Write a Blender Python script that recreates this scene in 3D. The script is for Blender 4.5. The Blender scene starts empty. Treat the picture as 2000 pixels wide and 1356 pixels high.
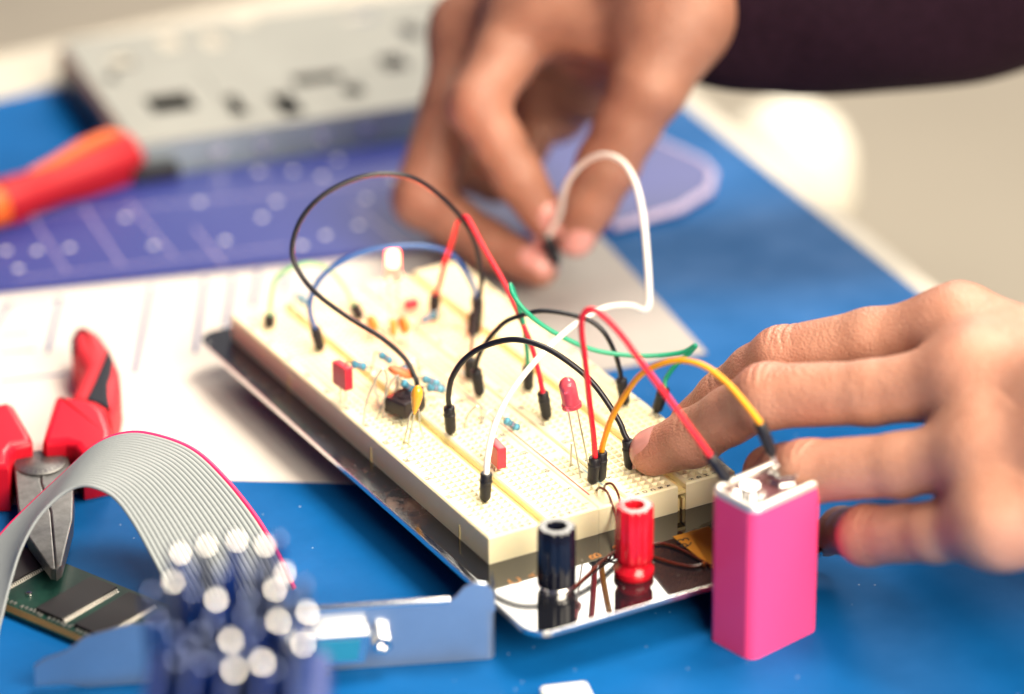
import bpy, bmesh, math, random
import numpy as np
from mathutils import Vector, Matrix
random.seed(7); np.random.seed(7)
S = 0.001                      # everything below is written in millimetres, table surface at z = 0
scene = bpy.context.scene
COL = scene.collection

# ------------------------------------------------------------------ camera
FPX = 7500.0
HEAD, PITCH, ROLL = 0.5076884, 0.4542457, -0.0075308
CAM = Vector((-445.837, -815.715, 534.367))
FW = Vector((math.sin(HEAD)*math.cos(PITCH), math.cos(HEAD)*math.cos(PITCH), -math.sin(PITCH)))
_r = Vector((math.cos(HEAD), -math.sin(HEAD), 0)); _u = _r.cross(FW)
RT = _r*math.cos(ROLL) + _u*math.sin(ROLL)
UP = -_r*math.sin(ROLL) + _u*math.cos(ROLL)
FH = Vector((math.sin(HEAD), math.cos(HEAD), 0))
cd = bpy.data.cameras.new('camera'); cam = bpy.data.objects.new('camera', cd); COL.objects.link(cam)
cam.matrix_world = Matrix(((RT.x, UP.x, -FW.x, CAM.x*S), (RT.y, UP.y, -FW.y, CAM.y*S), (RT.z, UP.z, -FW.z, CAM.z*S), (0, 0, 0, 1)))
cd.sensor_fit = 'HORIZONTAL'; cd.sensor_width = 36.0; cd.lens = FPX/2000*36
cd.clip_start = 0.05; cd.clip_end = 50
cd.dof.use_dof = True; cd.dof.focus_distance = 1.092; cd.dof.aperture_fstop = 4.3
scene.camera = cam

# ------------------------------------------------------------------ light
w = bpy.data.worlds.new('World'); scene.world = w; w.use_nodes = True
bg = w.node_tree.nodes['Background']; bg.inputs[0].default_value = (0.42, 0.46, 0.90, 1); bg.inputs[1].default_value = 0.17

def area(name, loc, target, sx, sy, power, color):
    l = bpy.data.lights.new(name, 'AREA'); l.shape = 'RECTANGLE'; l.size = sx; l.size_y = sy; l.energy = power; l.color = color
    o = bpy.data.objects.new(name, l); COL.objects.link(o)
    o.location = Vector(loc)*S
    o.rotation_euler = (Vector(target)-Vector(loc)).to_track_quat('-Z', 'Y').to_euler()
    return o
cen = Vector((40, 60, 0))
back_dir = Vector((FH.x, FH.y, 0))
area('window_light', cen + back_dir*2600 + RT*430 + Vector((0, 0, 1560)), cen, 0.95, 1.25, 58, (1.0, 0.92, 0.78))
area('ceiling_light', cen + RT*420 + back_dir*260 + Vector((0, 0, 1280)), cen, 0.55, 0.55, 34, (1.0, 0.88, 0.70))
area('room_light', cen + RT*500 - back_dir*700 + Vector((0, 0, 520)), cen - FH*60, 0.8, 0.6, 33, (1.0, 0.87, 0.68))
vs = scene.view_settings
vs.view_transform = 'Standard'; vs.look = 'None'; vs.exposure = -0.22; vs.gamma = 1.0; vs.use_curve_mapping = False
scene.render.engine = 'CYCLES'
cy = scene.cycles
cy.max_bounces = 8; cy.transparent_max_bounces = 12; cy.use_denoising = True
cy.caustics_reflective = False; cy.caustics_refractive = False; cy.sample_clamp_indirect = 6.0

# ------------------------------------------------------------------ pixel -> place helpers (photograph pixels, 2000 wide)
def ray(x, y): return FW + RT*((x-1000)/FPX) - UP*((y-678)/FPX)
def P(x, y, z):
    d = ray(x, y); return CAM + d*((z-CAM.z)/d.z)
def D(x, y, d): return CAM + ray(x, y)*d
def hof(p): return (Vector(p)-CAM).dot(FH)
def Hh(x, y, h):
    d = ray(x, y); return CAM + d*(h/d.dot(FH))
def V(base, x, y): return Hh(x, y, hof(base))
ZB, ZP = 21.8, 13.3           # breadboard top, plate top

# ------------------------------------------------------------------ materials
def s2l(c): return tuple(((v/255)/12.92 if v/255 <= 0.04045 else ((v/255+0.055)/1.055)**2.4) for v in c)
MATS = {}
def mat(name, col, rough=0.5, metal=0.0, spec=0.5, noise=0.0, nscale=200.0, bump=0.0, bscale=800.0, sss=0.0, sssr=(1, .4, .25), sssscale=0.003,
        trans=0.0, ior=1.45, emit=None, estr=0.0, alpha=1.0, coat=0.0, col2=None, aniso=0.0, rvar=0.0, sheen=0.0):
    m = bpy.data.materials.new(name); m.use_nodes = True; nt = m.node_tree; b = nt.nodes['Principled BSDF']
    b.inputs['Base Color'].default_value = (*col, 1); b.inputs['Roughness'].default_value = rough; b.inputs['Metallic'].default_value = metal
    b.inputs['Specular IOR Level'].default_value = spec; b.inputs['IOR'].default_value = ior
    b.inputs['Transmission Weight'].default_value = trans; b.inputs['Alpha'].default_value = alpha; b.inputs['Coat Weight'].default_value = coat
    b.inputs['Sheen Weight'].default_value = sheen
    if sss:
        b.inputs['Subsurface Weight'].default_value = sss; b.inputs['Subsurface Radius'].default_value = sssr; b.inputs['Subsurface Scale'].default_value = sssscale
    if emit: b.inputs['Emission Color'].default_value = (*emit, 1); b.inputs['Emission Strength'].default_value = estr
    if noise or bump or rvar:
        tc = nt.nodes.new('ShaderNodeTexCoord')
    if noise or rvar:
        n = nt.nodes.new('ShaderNodeTexNoise'); n.inputs['Scale'].default_value = nscale; n.inputs['Detail'].default_value = 6; n.inputs['Roughness'].default_value = 0.62
        nt.links.new(tc.outputs['Object'], n.inputs['Vector'])
        r = nt.nodes.new('ShaderNodeMapRange'); r.inputs[1].default_value = 0.3; r.inputs[2].default_value = 0.7
        nt.links.new(n.outputs['Fac'], r.inputs[0])
    if noise:
        mx = nt.nodes.new('ShaderNodeMix'); mx.data_type = 'RGBA'
        c2 = col2 if col2 else tuple(v*(1-noise) for v in col)
        mx.inputs[6].default_value = (*col, 1); mx.inputs[7].default_value = (*c2, 1)
        nt.links.new(r.outputs[0], mx.inputs[0]); nt.links.new(mx.outputs[2], b.inputs['Base Color'])
    if rvar:
        rr = nt.nodes.new('ShaderNodeMapRange'); rr.inputs[3].default_value = rough; rr.inputs[4].default_value = min(1, rough+rvar)
        nt.links.new(r.outputs[0], rr.inputs[0]); nt.links.new(rr.outputs[0], b.inputs['Roughness'])
    if bump:
        n2 = nt.nodes.new('ShaderNodeTexNoise'); n2.inputs['Scale'].default_value = bscale; n2.inputs['Detail'].default_value = 4
        nt.links.new(tc.outputs['Object'], n2.inputs['Vector'])
        bp = nt.nodes.new('ShaderNodeBump'); bp.inputs['Strength'].default_value = bump; bp.inputs['Distance'].default_value = 0.0004
        nt.links.new(n2.outputs['Fac'], bp.inputs['Height']); nt.links.new(bp.outputs[0], b.inputs['Normal'])
    MATS[name] = m; return m
M = MATS
mat('mat_blue', (0.003, 0.108, 0.36), 0.5, spec=0.10, noise=0.22, nscale=30, bump=0.10, bscale=2500, rvar=0.12)
mat('table_white', (0.62, 0.58, 0.50), 0.5, spec=0.2)
mat('floor_beige', (0.88, 0.78, 0.60), 0.6, noise=0.3, nscale=1.6)
mat('abs_cream', (0.92, 0.85, 0.58), 0.42, spec=0.4, noise=0.06, nscale=60, sss=0.25, sssr=(1, .85, .5), sssscale=0.0012, bump=0.05, bscale=1500)
mat('groove_yellow', (0.92, 0.80, 0.40), 0.5, noise=0.35, nscale=300, col2=(0.85, 0.68, 0.30))
mat('hole_dark', (0.14, 0.10, 0.045), 0.7)
mat('ink_black', (0.012, 0.012, 0.018), 0.6)
mat('ink_red', (0.55, 0.02, 0.03), 0.5)
mat('ink_blue', (0.35, 0.55, 0.62), 0.5)
mat('ink_gold', (0.55, 0.22, 0.04), 0.5)
mat('silver', (0.80, 0.80, 0.80), 0.22, metal=1, noise=0.15, nscale=500)
mat('top_pink_reflect', (0.14, 0.05, 0.06), 0.35, metal=0.2)  # dark plate colour with the pink reflections in the recess mixed in
mat('rim_metal', (0.95, 0.92, 0.86), 0.42, metal=0.85)
mat('bright_metal', (0.92, 0.90, 0.86), 0.12, metal=1)
mat('steel', (0.26, 0.26, 0.26), 0.48, metal=1, noise=0.35, nscale=400, bump=0.15, bscale=3000)
mat('tin', (0.60, 0.59, 0.56), 0.32, metal=1)
mat('wire_black', (0.006, 0.006, 0.012), 0.34)
mat('plug_black', (0.009, 0.009, 0.014), 0.42, bump=0.25, bscale=1800)
mat('wire_red', (0.72, 0.012, 0.035), 0.36, sss=0.1, sssscale=0.0008)
mat('wire_yellow', (0.85, 0.36, 0.010), 0.36, sss=0.1, sssscale=0.0008)
mat('wire_green', (0.012, 0.30, 0.17), 0.36)
mat('wire_pale_green', (0.30, 0.60, 0.30), 0.36)
mat('wire_blue', (0.02, 0.09, 0.30), 0.36)
mat('wire_white', (0.80, 0.77, 0.72), 0.36, sss=0.1, sssscale=0.0008)
mat('enamel', (0.10, 0.016, 0.008), 0.25)
mat('copper', (0.80, 0.24, 0.06), 0.3, metal=1)
mat('red_cap', (0.62, 0.030, 0.055), 0.28, spec=0.6)
mat('tantalum', (0.80, 0.36, 0.03), 0.12, coat=0.6)
mat('ceramic_tan', (0.62, 0.30, 0.06), 0.35)
mat('ceramic_orange', (0.72, 0.20, 0.07), 0.5)
mat('res_blue', (0.10, 0.36, 0.52), 0.3)
mat('band_dark', (0.02, 0.02, 0.05), 0.4)
mat('band_red', (0.35, 0.02, 0.03), 0.4)
mat('ic_black', (0.020, 0.013, 0.018), 0.35)
mat('post_black', (0.005, 0.006, 0.014), 0.16, spec=0.55)
mat('post_red', (0.55, 0.008, 0.02), 0.16, spec=0.6)
mat('led_red', (1.0, 0.13, 0.20), 0.06, trans=0.5, ior=1.42, spec=0.7)
mat('led_lit', (1.0, 0.30, 0.24), 0.10, trans=0.8, ior=1.25, emit=(1.0, 0.13, 0.09), estr=2.2)
mat('led_core', (1.0, 0.8, 0.5), 0.4, emit=(1.0, 0.80, 0.45), estr=9.0)
mat('led_die', (0.85, 0.70, 0.70), 0.2, metal=0.7)
mat('pink', (0.88, 0.06, 0.21), 0.35, spec=0.5, coat=0.2)
mat('label_yellow', (0.62, 0.27, 0.02), 0.45)
mat('tape', (0.95, 0.9, 0.85), 0.06, trans=1.0, ior=1.2, alpha=0.55)
mat('paper', (0.72, 0.675, 0.63), 0.75, noise=0.05, nscale=40)
mat('card_shaded', (0.40, 0.375, 0.365), 0.6, noise=0.08, nscale=60)  # whitish card, its shading is put into this grey
mat('print_line', (0.06, 0.10, 0.26), 0.7)
mat('plastic_red', (0.72, 0.010, 0.03), 0.34, spec=0.35)
mat('rubber_red', (0.62, 0.03, 0.045), 0.6, spec=0.3)
mat('rubber_black', (0.010, 0.012, 0.022), 0.6, spec=0.3)
mat('driver_red', (0.36, 0.010, 0.018), 0.5, spec=0.3)
mat('driver_orange', (0.60, 0.10, 0.01), 0.45)
mat('ribbon_grey', (0.27, 0.30, 0.32), 0.42, spec=0.35)
mat('ribbon_red', (0.72, 0.02, 0.13), 0.4)
mat('pcb_green', (0.004, 0.022, 0.020), 0.35, noise=0.4, nscale=250, col2=(0.009, 0.045, 0.034))
mat('gold', (0.75, 0.42, 0.16), 0.3, metal=1)
mat('chip', (0.008, 0.008, 0.011), 0.5)
mat('bracket', (0.70, 0.74, 0.79), 0.28, metal=0.93, noise=0.1, nscale=60)
mat('dsub_blue', (0.02, 0.20, 0.34), 0.35)
mat('sink_pin', (0.13, 0.15, 0.22), 0.4, metal=0.8)
mat('sink_tip', (0.16, 0.2, 0.36), 0.2, metal=1)
mat('sink_blue', (0.005, 0.026, 0.17), 0.4, metal=0.2)
mat('drive_top', (0.35, 0.36, 0.345), 0.75, spec=0.2, noise=0.12, nscale=40)
mat('drive_side', (0.34, 0.42, 0.48), 0.4, metal=0.5, noise=0.2, nscale=60)
mat('drive_dark', (0.012, 0.013, 0.02), 0.5)
mat('bezel', (0.02, 0.012, 0.016), 0.4, noise=0.6, nscale=60, col2=(0.16, 0.07, 0.05))
mat('template', (0.036, 0.052, 0.28), 0.45, trans=0.2, spec=0.25)
mat('template_edge', (0.50, 0.42, 0.62), 0.3)
mat('dot_white', (0.80, 0.80, 0.85), 0.4)
mat('shade_dark_forearm', (0.016, 0.006, 0.013), 0.9, spec=0.1, noise=0.4, nscale=300)  # near-black colour stands for deep shade on the forearm skin
mat('nail', (0.62, 0.30, 0.27), 0.26, spec=0.5, sss=0.2, sssscale=0.001)
mat('chair_white', (0.95, 0.92, 0.80), 0.5)

def specks(m, scale, thr, col, radius=0.05):
    nt = M[m].node_tree; b = nt.nodes['Principled BSDF']; tc = nt.nodes.new('ShaderNodeTexCoord')
    v = nt.nodes.new('ShaderNodeTexVoronoi'); v.inputs['Scale'].default_value = scale; nt.links.new(tc.outputs['Object'], v.inputs['Vector'])
    lt = nt.nodes.new('ShaderNodeMath'); lt.operation = 'LESS_THAN'; lt.inputs[1].default_value = radius; nt.links.new(v.outputs['Distance'], lt.inputs[0])
    sp = nt.nodes.new('ShaderNodeSeparateColor'); nt.links.new(v.outputs['Color'], sp.inputs[0])
    gt = nt.nodes.new('ShaderNodeMath'); gt.operation = 'GREATER_THAN'; gt.inputs[1].default_value = thr; nt.links.new(sp.outputs[0], gt.inputs[0])
    ml = nt.nodes.new('ShaderNodeMath'); ml.operation = 'MULTIPLY'; nt.links.new(lt.outputs[0], ml.inputs[0]); nt.links.new(gt.outputs[0], ml.inputs[1])
    mx = nt.nodes.new('ShaderNodeMix'); mx.data_type = 'RGBA'; mx.inputs[7].default_value = (*col, 1); nt.links.new(ml.outputs[0], mx.inputs[0])
    ln = b.inputs['Base Color'].links
    if ln: nt.links.new(ln[0].from_socket, mx.inputs[6])
    else: mx.inputs[6].default_value = b.inputs['Base Color'].default_value
    nt.links.new(mx.outputs[2], b.inputs['Base Color'])
specks('mat_blue', 260, 0.86, (0.35, 0.45, 0.6), 0.07)
def plate_mat():
    m = mat('plate_black', (0.008, 0.009, 0.013), 0.05, spec=1.0, ior=1.6); nt = m.node_tree; b = nt.nodes['Principled BSDF']
    tc = nt.nodes.new('ShaderNodeTexCoord'); n = nt.nodes.new('ShaderNodeTexNoise'); n.inputs['Scale'].default_value = 90; n.inputs['Detail'].default_value = 9; n.inputs['Roughness'].default_value = 0.7
    nt.links.new(tc.outputs['Object'], n.inputs['Vector'])
    n3 = nt.nodes.new('ShaderNodeTexNoise'); n3.inputs['Scale'].default_value = 26; n3.inputs['Detail'].default_value = 3
    nt.links.new(tc.outputs['Object'], n3.inputs['Vector'])
    # wear sits on the long left border of the plate (x below the blocks)
    sx = nt.nodes.new('ShaderNodeSeparateXYZ'); nt.links.new(tc.outputs['Object'], sx.inputs[0])
    ry = nt.nodes.new('ShaderNodeMapRange'); ry.inputs[1].default_value = 0.028; ry.inputs[2].default_value = 0.048
    nt.links.new(sx.outputs['Y'], ry.inputs[0])
    mul = nt.nodes.new('ShaderNodeMath'); mul.operation = 'MULTIPLY'; nt.links.new(n.outputs['Fac'], mul.inputs[0]); nt.links.new(n3.outputs['Fac'], mul.inputs[1])
    r = nt.nodes.new('ShaderNodeMapRange'); r.inputs[1].default_value = 0.27; r.inputs[2].default_value = 0.37
    nt.links.new(mul.outputs[0], r.inputs[0])
    m2 = nt.nodes.new('ShaderNodeMath'); m2.operation = 'MULTIPLY'; nt.links.new(r.outputs[0], m2.inputs[0]); nt.links.new(ry.outputs[0], m2.inputs[1])
    mx = nt.nodes.new('ShaderNodeMix'); mx.data_type = 'RGBA'; mx.inputs[6].default_value = (0.008, 0.009, 0.013, 1); mx.inputs[7].default_value = (0.11, 0.045, 0.022, 1)
    nt.links.new(m2.outputs[0], mx.inputs[0]); nt.links.new(mx.outputs[2], b.inputs['Base Color'])
    rr = nt.nodes.new('ShaderNodeMapRange'); rr.inputs[3].default_value = 0.05; rr.inputs[4].default_value = 0.6; nt.links.new(m2.outputs[0], rr.inputs[0])
    ad = nt.nodes.new('ShaderNodeMath'); ad.operation = 'MULTIPLY_ADD'; ad.inputs[1].default_value = 0.16; nt.links.new(ry.outputs[0], ad.inputs[0]); nt.links.new(rr.outputs[0], ad.inputs[2])
    nt.links.new(ad.outputs[0], b.inputs['Roughness'])
    bp = nt.nodes.new('ShaderNodeBump'); bp.inputs['Strength'].default_value = 0.5; bp.inputs['Distance'].default_value = 0.0004
    nt.links.new(m2.outputs[0], bp.inputs['Height']); nt.links.new(bp.outputs[0], b.inputs['Normal'])
plate_mat(); specks('plate_black', 420, 0.8, (0.45, 0.42, 0.38), 0.09)

def skin_mat(name, base, dark, red):
    m = mat(name, base, 0.38, spec=0.5, sss=0.14, sssr=(1, .36, .2), sssscale=0.004); nt = m.node_tree; b = nt.nodes['Principled BSDF']
    tc = nt.nodes.new('ShaderNodeTexCoord')
    n = nt.nodes.new('ShaderNodeTexNoise'); n.inputs['Scale'].default_value = 75; n.inputs['Detail'].default_value = 8; n.inputs['Roughness'].default_value = 0.65; nt.links.new(tc.outputs['Object'], n.inputs['Vector'])
    mx = nt.nodes.new('ShaderNodeMix'); mx.data_type = 'RGBA'; mx.inputs[6].default_value = (*base, 1); mx.inputs[7].default_value = (*dark, 1)
    r = nt.nodes.new('ShaderNodeMapRange'); r.inputs[1].default_value = 0.35; r.inputs[2].default_value = 0.75; nt.links.new(n.outputs['Fac'], r.inputs[0]); nt.links.new(r.outputs[0], mx.inputs[0])
    at = nt.nodes.new('ShaderNodeAttribute'); at.attribute_name = 'blush'
    m2 = nt.nodes.new('ShaderNodeMix'); m2.data_type = 'RGBA'; m2.inputs[7].default_value = (*red, 1)
    nt.links.new(at.outputs['Fac'], m2.inputs[0]); nt.links.new(mx.outputs[2], m2.inputs[6]); nt.links.new(m2.outputs[2], b.inputs['Base Color'])
    v = nt.nodes.new('ShaderNodeTexVoronoi'); v.inputs['Scale'].default_value = 1500; nt.links.new(tc.outputs['Object'], v.inputs['Vector'])
    n2 = nt.nodes.new('ShaderNodeTexNoise'); n2.inputs['Scale'].default_value = 700; n2.inputs['Detail'].default_value = 4; nt.links.new(tc.outputs['Object'], n2.inputs['Vector'])
    ad = nt.nodes.new('ShaderNodeMath'); nt.links.new(v.outputs['Distance'], ad.inputs[0]); nt.links.new(n2.outputs['Fac'], ad.inputs[1])
    bp = nt.nodes.new('ShaderNodeBump'); bp.inputs['Strength'].default_value = 0.55; bp.inputs['Distance'].default_value = 0.0004
    nt.links.new(ad.outputs[0], bp.inputs['Height']); nt.links.new(bp.outputs[0], b.inputs['Normal'])
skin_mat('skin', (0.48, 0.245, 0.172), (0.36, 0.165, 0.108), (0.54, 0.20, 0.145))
skin_mat('skin_shaded', (0.34, 0.158, 0.106), (0.24, 0.105, 0.068), (0.47, 0.19, 0.14))  # same skin as the near hand, far hand's dimmer light put into the colour

# ------------------------------------------------------------------ mesh builder
class MB:
    def __init__(s): s.v = []; s.f = []; s.mi = []; s.wn = False
    def add(s, vs, fs, mi=0):
        o = len(s.v); s.v += [Vector(v) for v in vs]; s.f += [tuple(i+o for i in f) for f in fs]; s.mi += [mi]*len(fs); return s
    def box(s, c, size, R=None, bev=0.0, seg=2, mi=0):
        bm = bmesh.new(); bmesh.ops.create_cube(bm, size=1.0)
        for v in bm.verts: v.co = Vector((v.co.x*size[0], v.co.y*size[1], v.co.z*size[2]))
        s.wn = s.wn or bev > 0
        if bev: bmesh.ops.bevel(bm, geom=bm.edges[:], offset=bev, segments=seg, affect='EDGES', profile=0.5)
        bm.verts.index_update(); R = R or Matrix.Identity(3); c = Vector(c)
        s.add([c + R @ v.co for v in bm.verts], [tuple(v.index for v in f.verts) for f in bm.faces], mi); bm.free(); return s
    def prism(s, poly, z0, z1, bev=0.0, seg=2, mi=0, mside=None):
        bm = bmesh.new(); n = len(poly)
        a = [bm.verts.new((p[0], p[1], z0)) for p in poly]; b = [bm.verts.new((p[0], p[1], z1)) for p in poly]
        ft = bm.faces.new(b); fb = bm.faces.new(a[::-1])
        for i in range(n): bm.faces.new((a[i], a[(i+1) % n], b[(i+1) % n], b[i]))
        bmesh.ops.recalc_face_normals(bm, faces=bm.faces[:])
        s.wn = s.wn or bev > 0
        if bev: bmesh.ops.bevel(bm, geom=[e for e in bm.edges if ft in e.link_faces], offset=bev, segments=seg, affect='EDGES', profile=0.5)
        bm.normal_update(); bm.verts.index_update(); o = len(s.v); s.v += [v.co.copy() for v in bm.verts]
        for f in bm.faces:
            s.f.append(tuple(v.index+o for v in f.verts)); s.mi.append(mside if (mside is not None and abs(f.normal.z) < 0.95) else mi)
        bm.free(); return s
    def tube(s, pts, r, seg=10, caps=True, mi=0, flat=None):
        pts = [Vector(p) for p in pts]; n = len(pts); rs = r if isinstance(r, (list, tuple)) else [r]*n
        T = [(pts[min(i+1, n-1)]-pts[max(i-1, 0)]).normalized() for i in range(n)]
        a = T[0].orthogonal().normalized(); vs = []; fs = []
        if flat is not None:
            a = (Vector(flat) - T[0]*Vector(flat).dot(T[0])).normalized()
        for i in range(n):
            a = (a - T[i]*a.dot(T[i])).normalized(); b = T[i].cross(a)
            for k in range(seg):
                t = 2*math.pi*k/seg; vs.append(pts[i] + (a*math.cos(t)+b*math.sin(t))*rs[i])
        for i in range(n-1):
            for k in range(seg):
                k2 = (k+1) % seg; fs.append((i*seg+k, i*seg+k2, (i+1)*seg+k2, (i+1)*seg+k))
        if caps: fs.append(tuple(range(seg))[::-1]); fs.append(tuple(range((n-1)*seg, n*seg)))
        return s.add(vs, fs, mi)
    def lathe(s, p0, axis, prof, seg=24, mi=0, mod=None, closed=False):
        p0 = Vector(p0); ax = Vector(axis).normalized(); a = ax.orthogonal().normalized(); b = ax.cross(a); vs = []; fs = []
        for (h, r) in prof:
            for k in range(seg):
                t = 2*math.pi*k/seg; q = r*(mod(t, h) if mod else 1); vs.append(p0+ax*h+(a*math.cos(t)+b*math.sin(t))*q)
        n = len(prof)
        for i in range(n-1):
            for k in range(seg):
                k2 = (k+1) % seg; fs.append((i*seg+k, i*seg+k2, (i+1)*seg+k2, (i+1)*seg+k))
        if not closed: fs.append(tuple(range(seg))[::-1]); fs.append(tuple(range((n-1)*seg, n*seg)))
        return s.add(vs, fs, mi)
    def text(s, txt, size, origin, ex, ey, mi=0, bold=0.0):
        c = bpy.data.curves.new('t', 'FONT'); c.body = txt; c.size = size; c.align_x = 'CENTER'; c.align_y = 'CENTER'; c.resolution_u = 2; c.offset = bold
        o = bpy.data.objects.new('t', c); COL.objects.link(o); dg = bpy.context.evaluated_depsgraph_get()
        me = bpy.data.meshes.new_from_object(o.evaluated_get(dg)); O = Vector(origin); ex = Vector(ex); ey = Vector(ey)
        s.add([O+ex*v.co.x+ey*v.co.y for v in me.vertices], [tuple(p.vertices) for p in me.polygons], mi)
        bpy.data.objects.remove(o); bpy.data.curves.remove(c); bpy.data.meshes.remove(me); return s
    def build(s, name, mats, parent=None, origin=None, smooth=True, angle=40):
        if isinstance(mats, str): mats = [mats]
        base = Vector(parent['_b']) if parent is not None else Vector(origin if origin is not None else (0, 0, 0))
        me = bpy.data.meshes.new(name); me.from_pydata([tuple((v-base)*S) for v in s.v], [], s.f)
        for m in mats: me.materials.append(M[m])
        if len(mats) > 1: me.polygons.foreach_set('material_index', s.mi)
        if smooth: me.shade_smooth(); me.set_sharp_from_angle(angle=math.radians(angle))
        me.update()
        o = bpy.data.objects.new(name, me); COL.objects.link(o)
        if s.wn and smooth:
            wm = o.modifiers.new('weighted_normal', 'WEIGHTED_NORMAL'); wm.keep_sharp = True; wm.weight = 80
        if parent is not None: o.parent = parent; o['_b'] = tuple(base)
        else: o.location = base*S; o['_b'] = tuple(base)
        return o
def tag(o, label, cat, group=None):
    o['label'] = label; o['category'] = cat
    if group: o['group'] = group
    return o
def thing(name, base, label, cat, group=None):
    o = bpy.data.objects.new(name, None); COL.objects.link(o); o.empty_display_size = 0.005
    o.location = Vector(base)*S; o['_b'] = tuple(base); return tag(o, label, cat, group)
def struct(o): o['kind'] = 'structure'; return o
def catmull(pts, n=8):
    pts = [Vector(p) for p in pts]; out = []
    e = [pts[0]*2-pts[1]] + pts + [pts[-1]*2-pts[-2]]
    for i in range(1, len(e)-2):
        for k in range(n):
            t = k/n; a, b, c, d = e[i-1], e[i], e[i+1], e[i+2]
            out.append(0.5*((2*b)+(c-a)*t+(2*a-5*b+4*c-d)*t*t+(3*b-a-3*c+d)*t**3))
    out.append(pts[-1]); return out
def rrect(x0, y0, x1, y1, r, n=5):
    out = []
    for cx, cy_, a0 in ((x1-r, y1-r, 0), (x0+r, y1-r, 90), (x0+r, y0+r, 180), (x1-r, y0+r, 270)):
        for k in range(n+1):
            a = math.radians(a0+90*k/n); out.append((cx+r*math.cos(a), cy_+r*math.sin(a)))
    return out

# ------------------------------------------------------------------ setting: floor, table, blue sheet
b = MB(); b.box((600, 800, -730), (7000, 7000, 10)); struct(b.build('floor', 'floor_beige'))
ang = math.atan2(287-97.4, 238.9-219.6)
ed = Vector((math.cos(ang), math.sin(ang), 0)); en = Vector((ed.y, -ed.x, 0))
far_dir = Vector((0.955, 0.20, 0)).normalized()
c0 = Vector((219.6, 97.4, 0)); corner = c0 + ed*330
def table_poly(off):
    c = c0 + en*off; fc = corner + en*off + ed*off*4.2
    return [tuple((c-ed*900).xy), tuple(fc.xy), tuple((fc-Vector((900, 40, 0))).xy), tuple((c-ed*900-Vector((1100, 0, 0))).xy)]
b = MB(); b.prism(table_poly(11), -30, -0.6, bev=4, seg=3); struct(b.build('table_top', 'table_white'))
b = MB(); b.prism(table_poly(0), -0.58, 0.0, bev=0.2, seg=1); struct(b.build('table_covering', 'mat_blue'))

# ------------------------------------------------------------------ breadboard
BB = thing('breadboard', (0, 0, 0), 'cream solderless breadboard on black metal plate with black and red binding posts', 'breadboard')
pl = [(-8.5+9, -40.2)] + [(x, y) for x, y in []]
poly = rrect(-8.6, -40.2, 88, 174, 7, 6)
b = MB(); b.prism(poly, 11.6, ZP, bev=0.35, seg=2, mi=0, mside=1)
plate = b.build('base_plate', ['plate_black', 'silver'], BB)
for fx, fy in ((12, -14), (80, -14), (12, 156), (80, 156)):
    b = MB(); b.lathe((fx, fy, 0), (0, 0, 1), [(0, 4.2), (0.6, 5), (9, 5), (11.6, 5.6)], 20); b.build('rubber_foot', 'rubber_black', BB)

def lattice(b, xs, ys, holes, z, taper, depth, mi_top=0, mi_well=1, mi_bot=2):
    """top sheet with square funnel holes; holes = set of (i,j) cells"""
    idx = {}
    def vid(x, y, zz):
        k = (round(x, 4), round(y, 4), round(zz, 4))
        if k not in idx: idx[k] = len(b.v); b.v.append(Vector((x, y, zz)))
        return idx[k]
    def F(ps, mi): b.f.append(tuple(vid(*p) for p in ps)); b.mi.append(mi)
    for i in range(len(xs)-1):
        for j in range(len(ys)-1):
            x0, x1, y0, y1 = xs[i], xs[i+1], ys[j], ys[j+1]
            if (i, j) not in holes: F([(x0, y0, z), (x1, y0, z), (x1, y1, z), (x0, y1, z)], mi_top); continue
            t = taper; a0, a1, c0_, c1_ = x0+t, x1-t, y0+t, y1-t; z1 = z-t*1.5; z2 = z1-depth
            o = [(x0, y0), (x1, y0), (x1, y1), (x0, y1)]; q = [(a0, c0_), (a1, c0_), (a1, c1_), (a0, c1_)]
            for k in range(4):
                k2 = (k+1) % 4
                F([(*o[k], z), (*o[k2], z), (*q[k2], z1), (*q[k], z1)], mi_top)
                F([(*q[k], z1), (*q[k2], z1), (*q[k2], z2), (*q[k], z2)], mi_well)
            F([(*p, z2) for p in q], mi_bot)
def half(b, x0, x1, y0, y1, hx, hy, open_w=1.95, ztop=ZB, zbot=ZP+0.03):
    ch = 0.45; hw = open_w/2
    xs = sorted([x0+ch, x1-ch] + [c-hw for c in hx] + [c+hw for c in hx]); ys = sorted([y0+ch, y1-ch] + [c-hw for c in hy] + [c+hw for c in hy])
    H = {(i, j) for i in range(len(xs)-1) for j in range(len(ys)-1)
         if any(abs((xs[i]+xs[i+1])/2-c) < 0.05 for c in hx) and any(abs((ys[j]+ys[j+1])/2-c) < 0.05 for c in hy)}
    lattice(b, xs, ys, H, ztop, 0.40, 2.2)
    t = [(x0+ch, y0+ch, ztop), (x1-ch, y0+ch, ztop), (x1-ch, y1-ch, ztop), (x0+ch, y1-ch, ztop)]
    m = [(x0, y0, ztop-ch), (x1, y0, ztop-ch), (x1, y1, ztop-ch), (x0, y1, ztop-ch)]; d = [(p[0], p[1], zbot) for p in m]
    b.add(t+m+d, [(k+4, (k+1) % 4+4, (k+1) % 4, k) for k in range(4)] + [(k+8, (k+1) % 4+8, (k+1) % 4+4, k+4) for k in range(4)] + [(11, 10, 9, 8)], 0)
YC = [3.8+2.54*k for k in range(63)]
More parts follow.
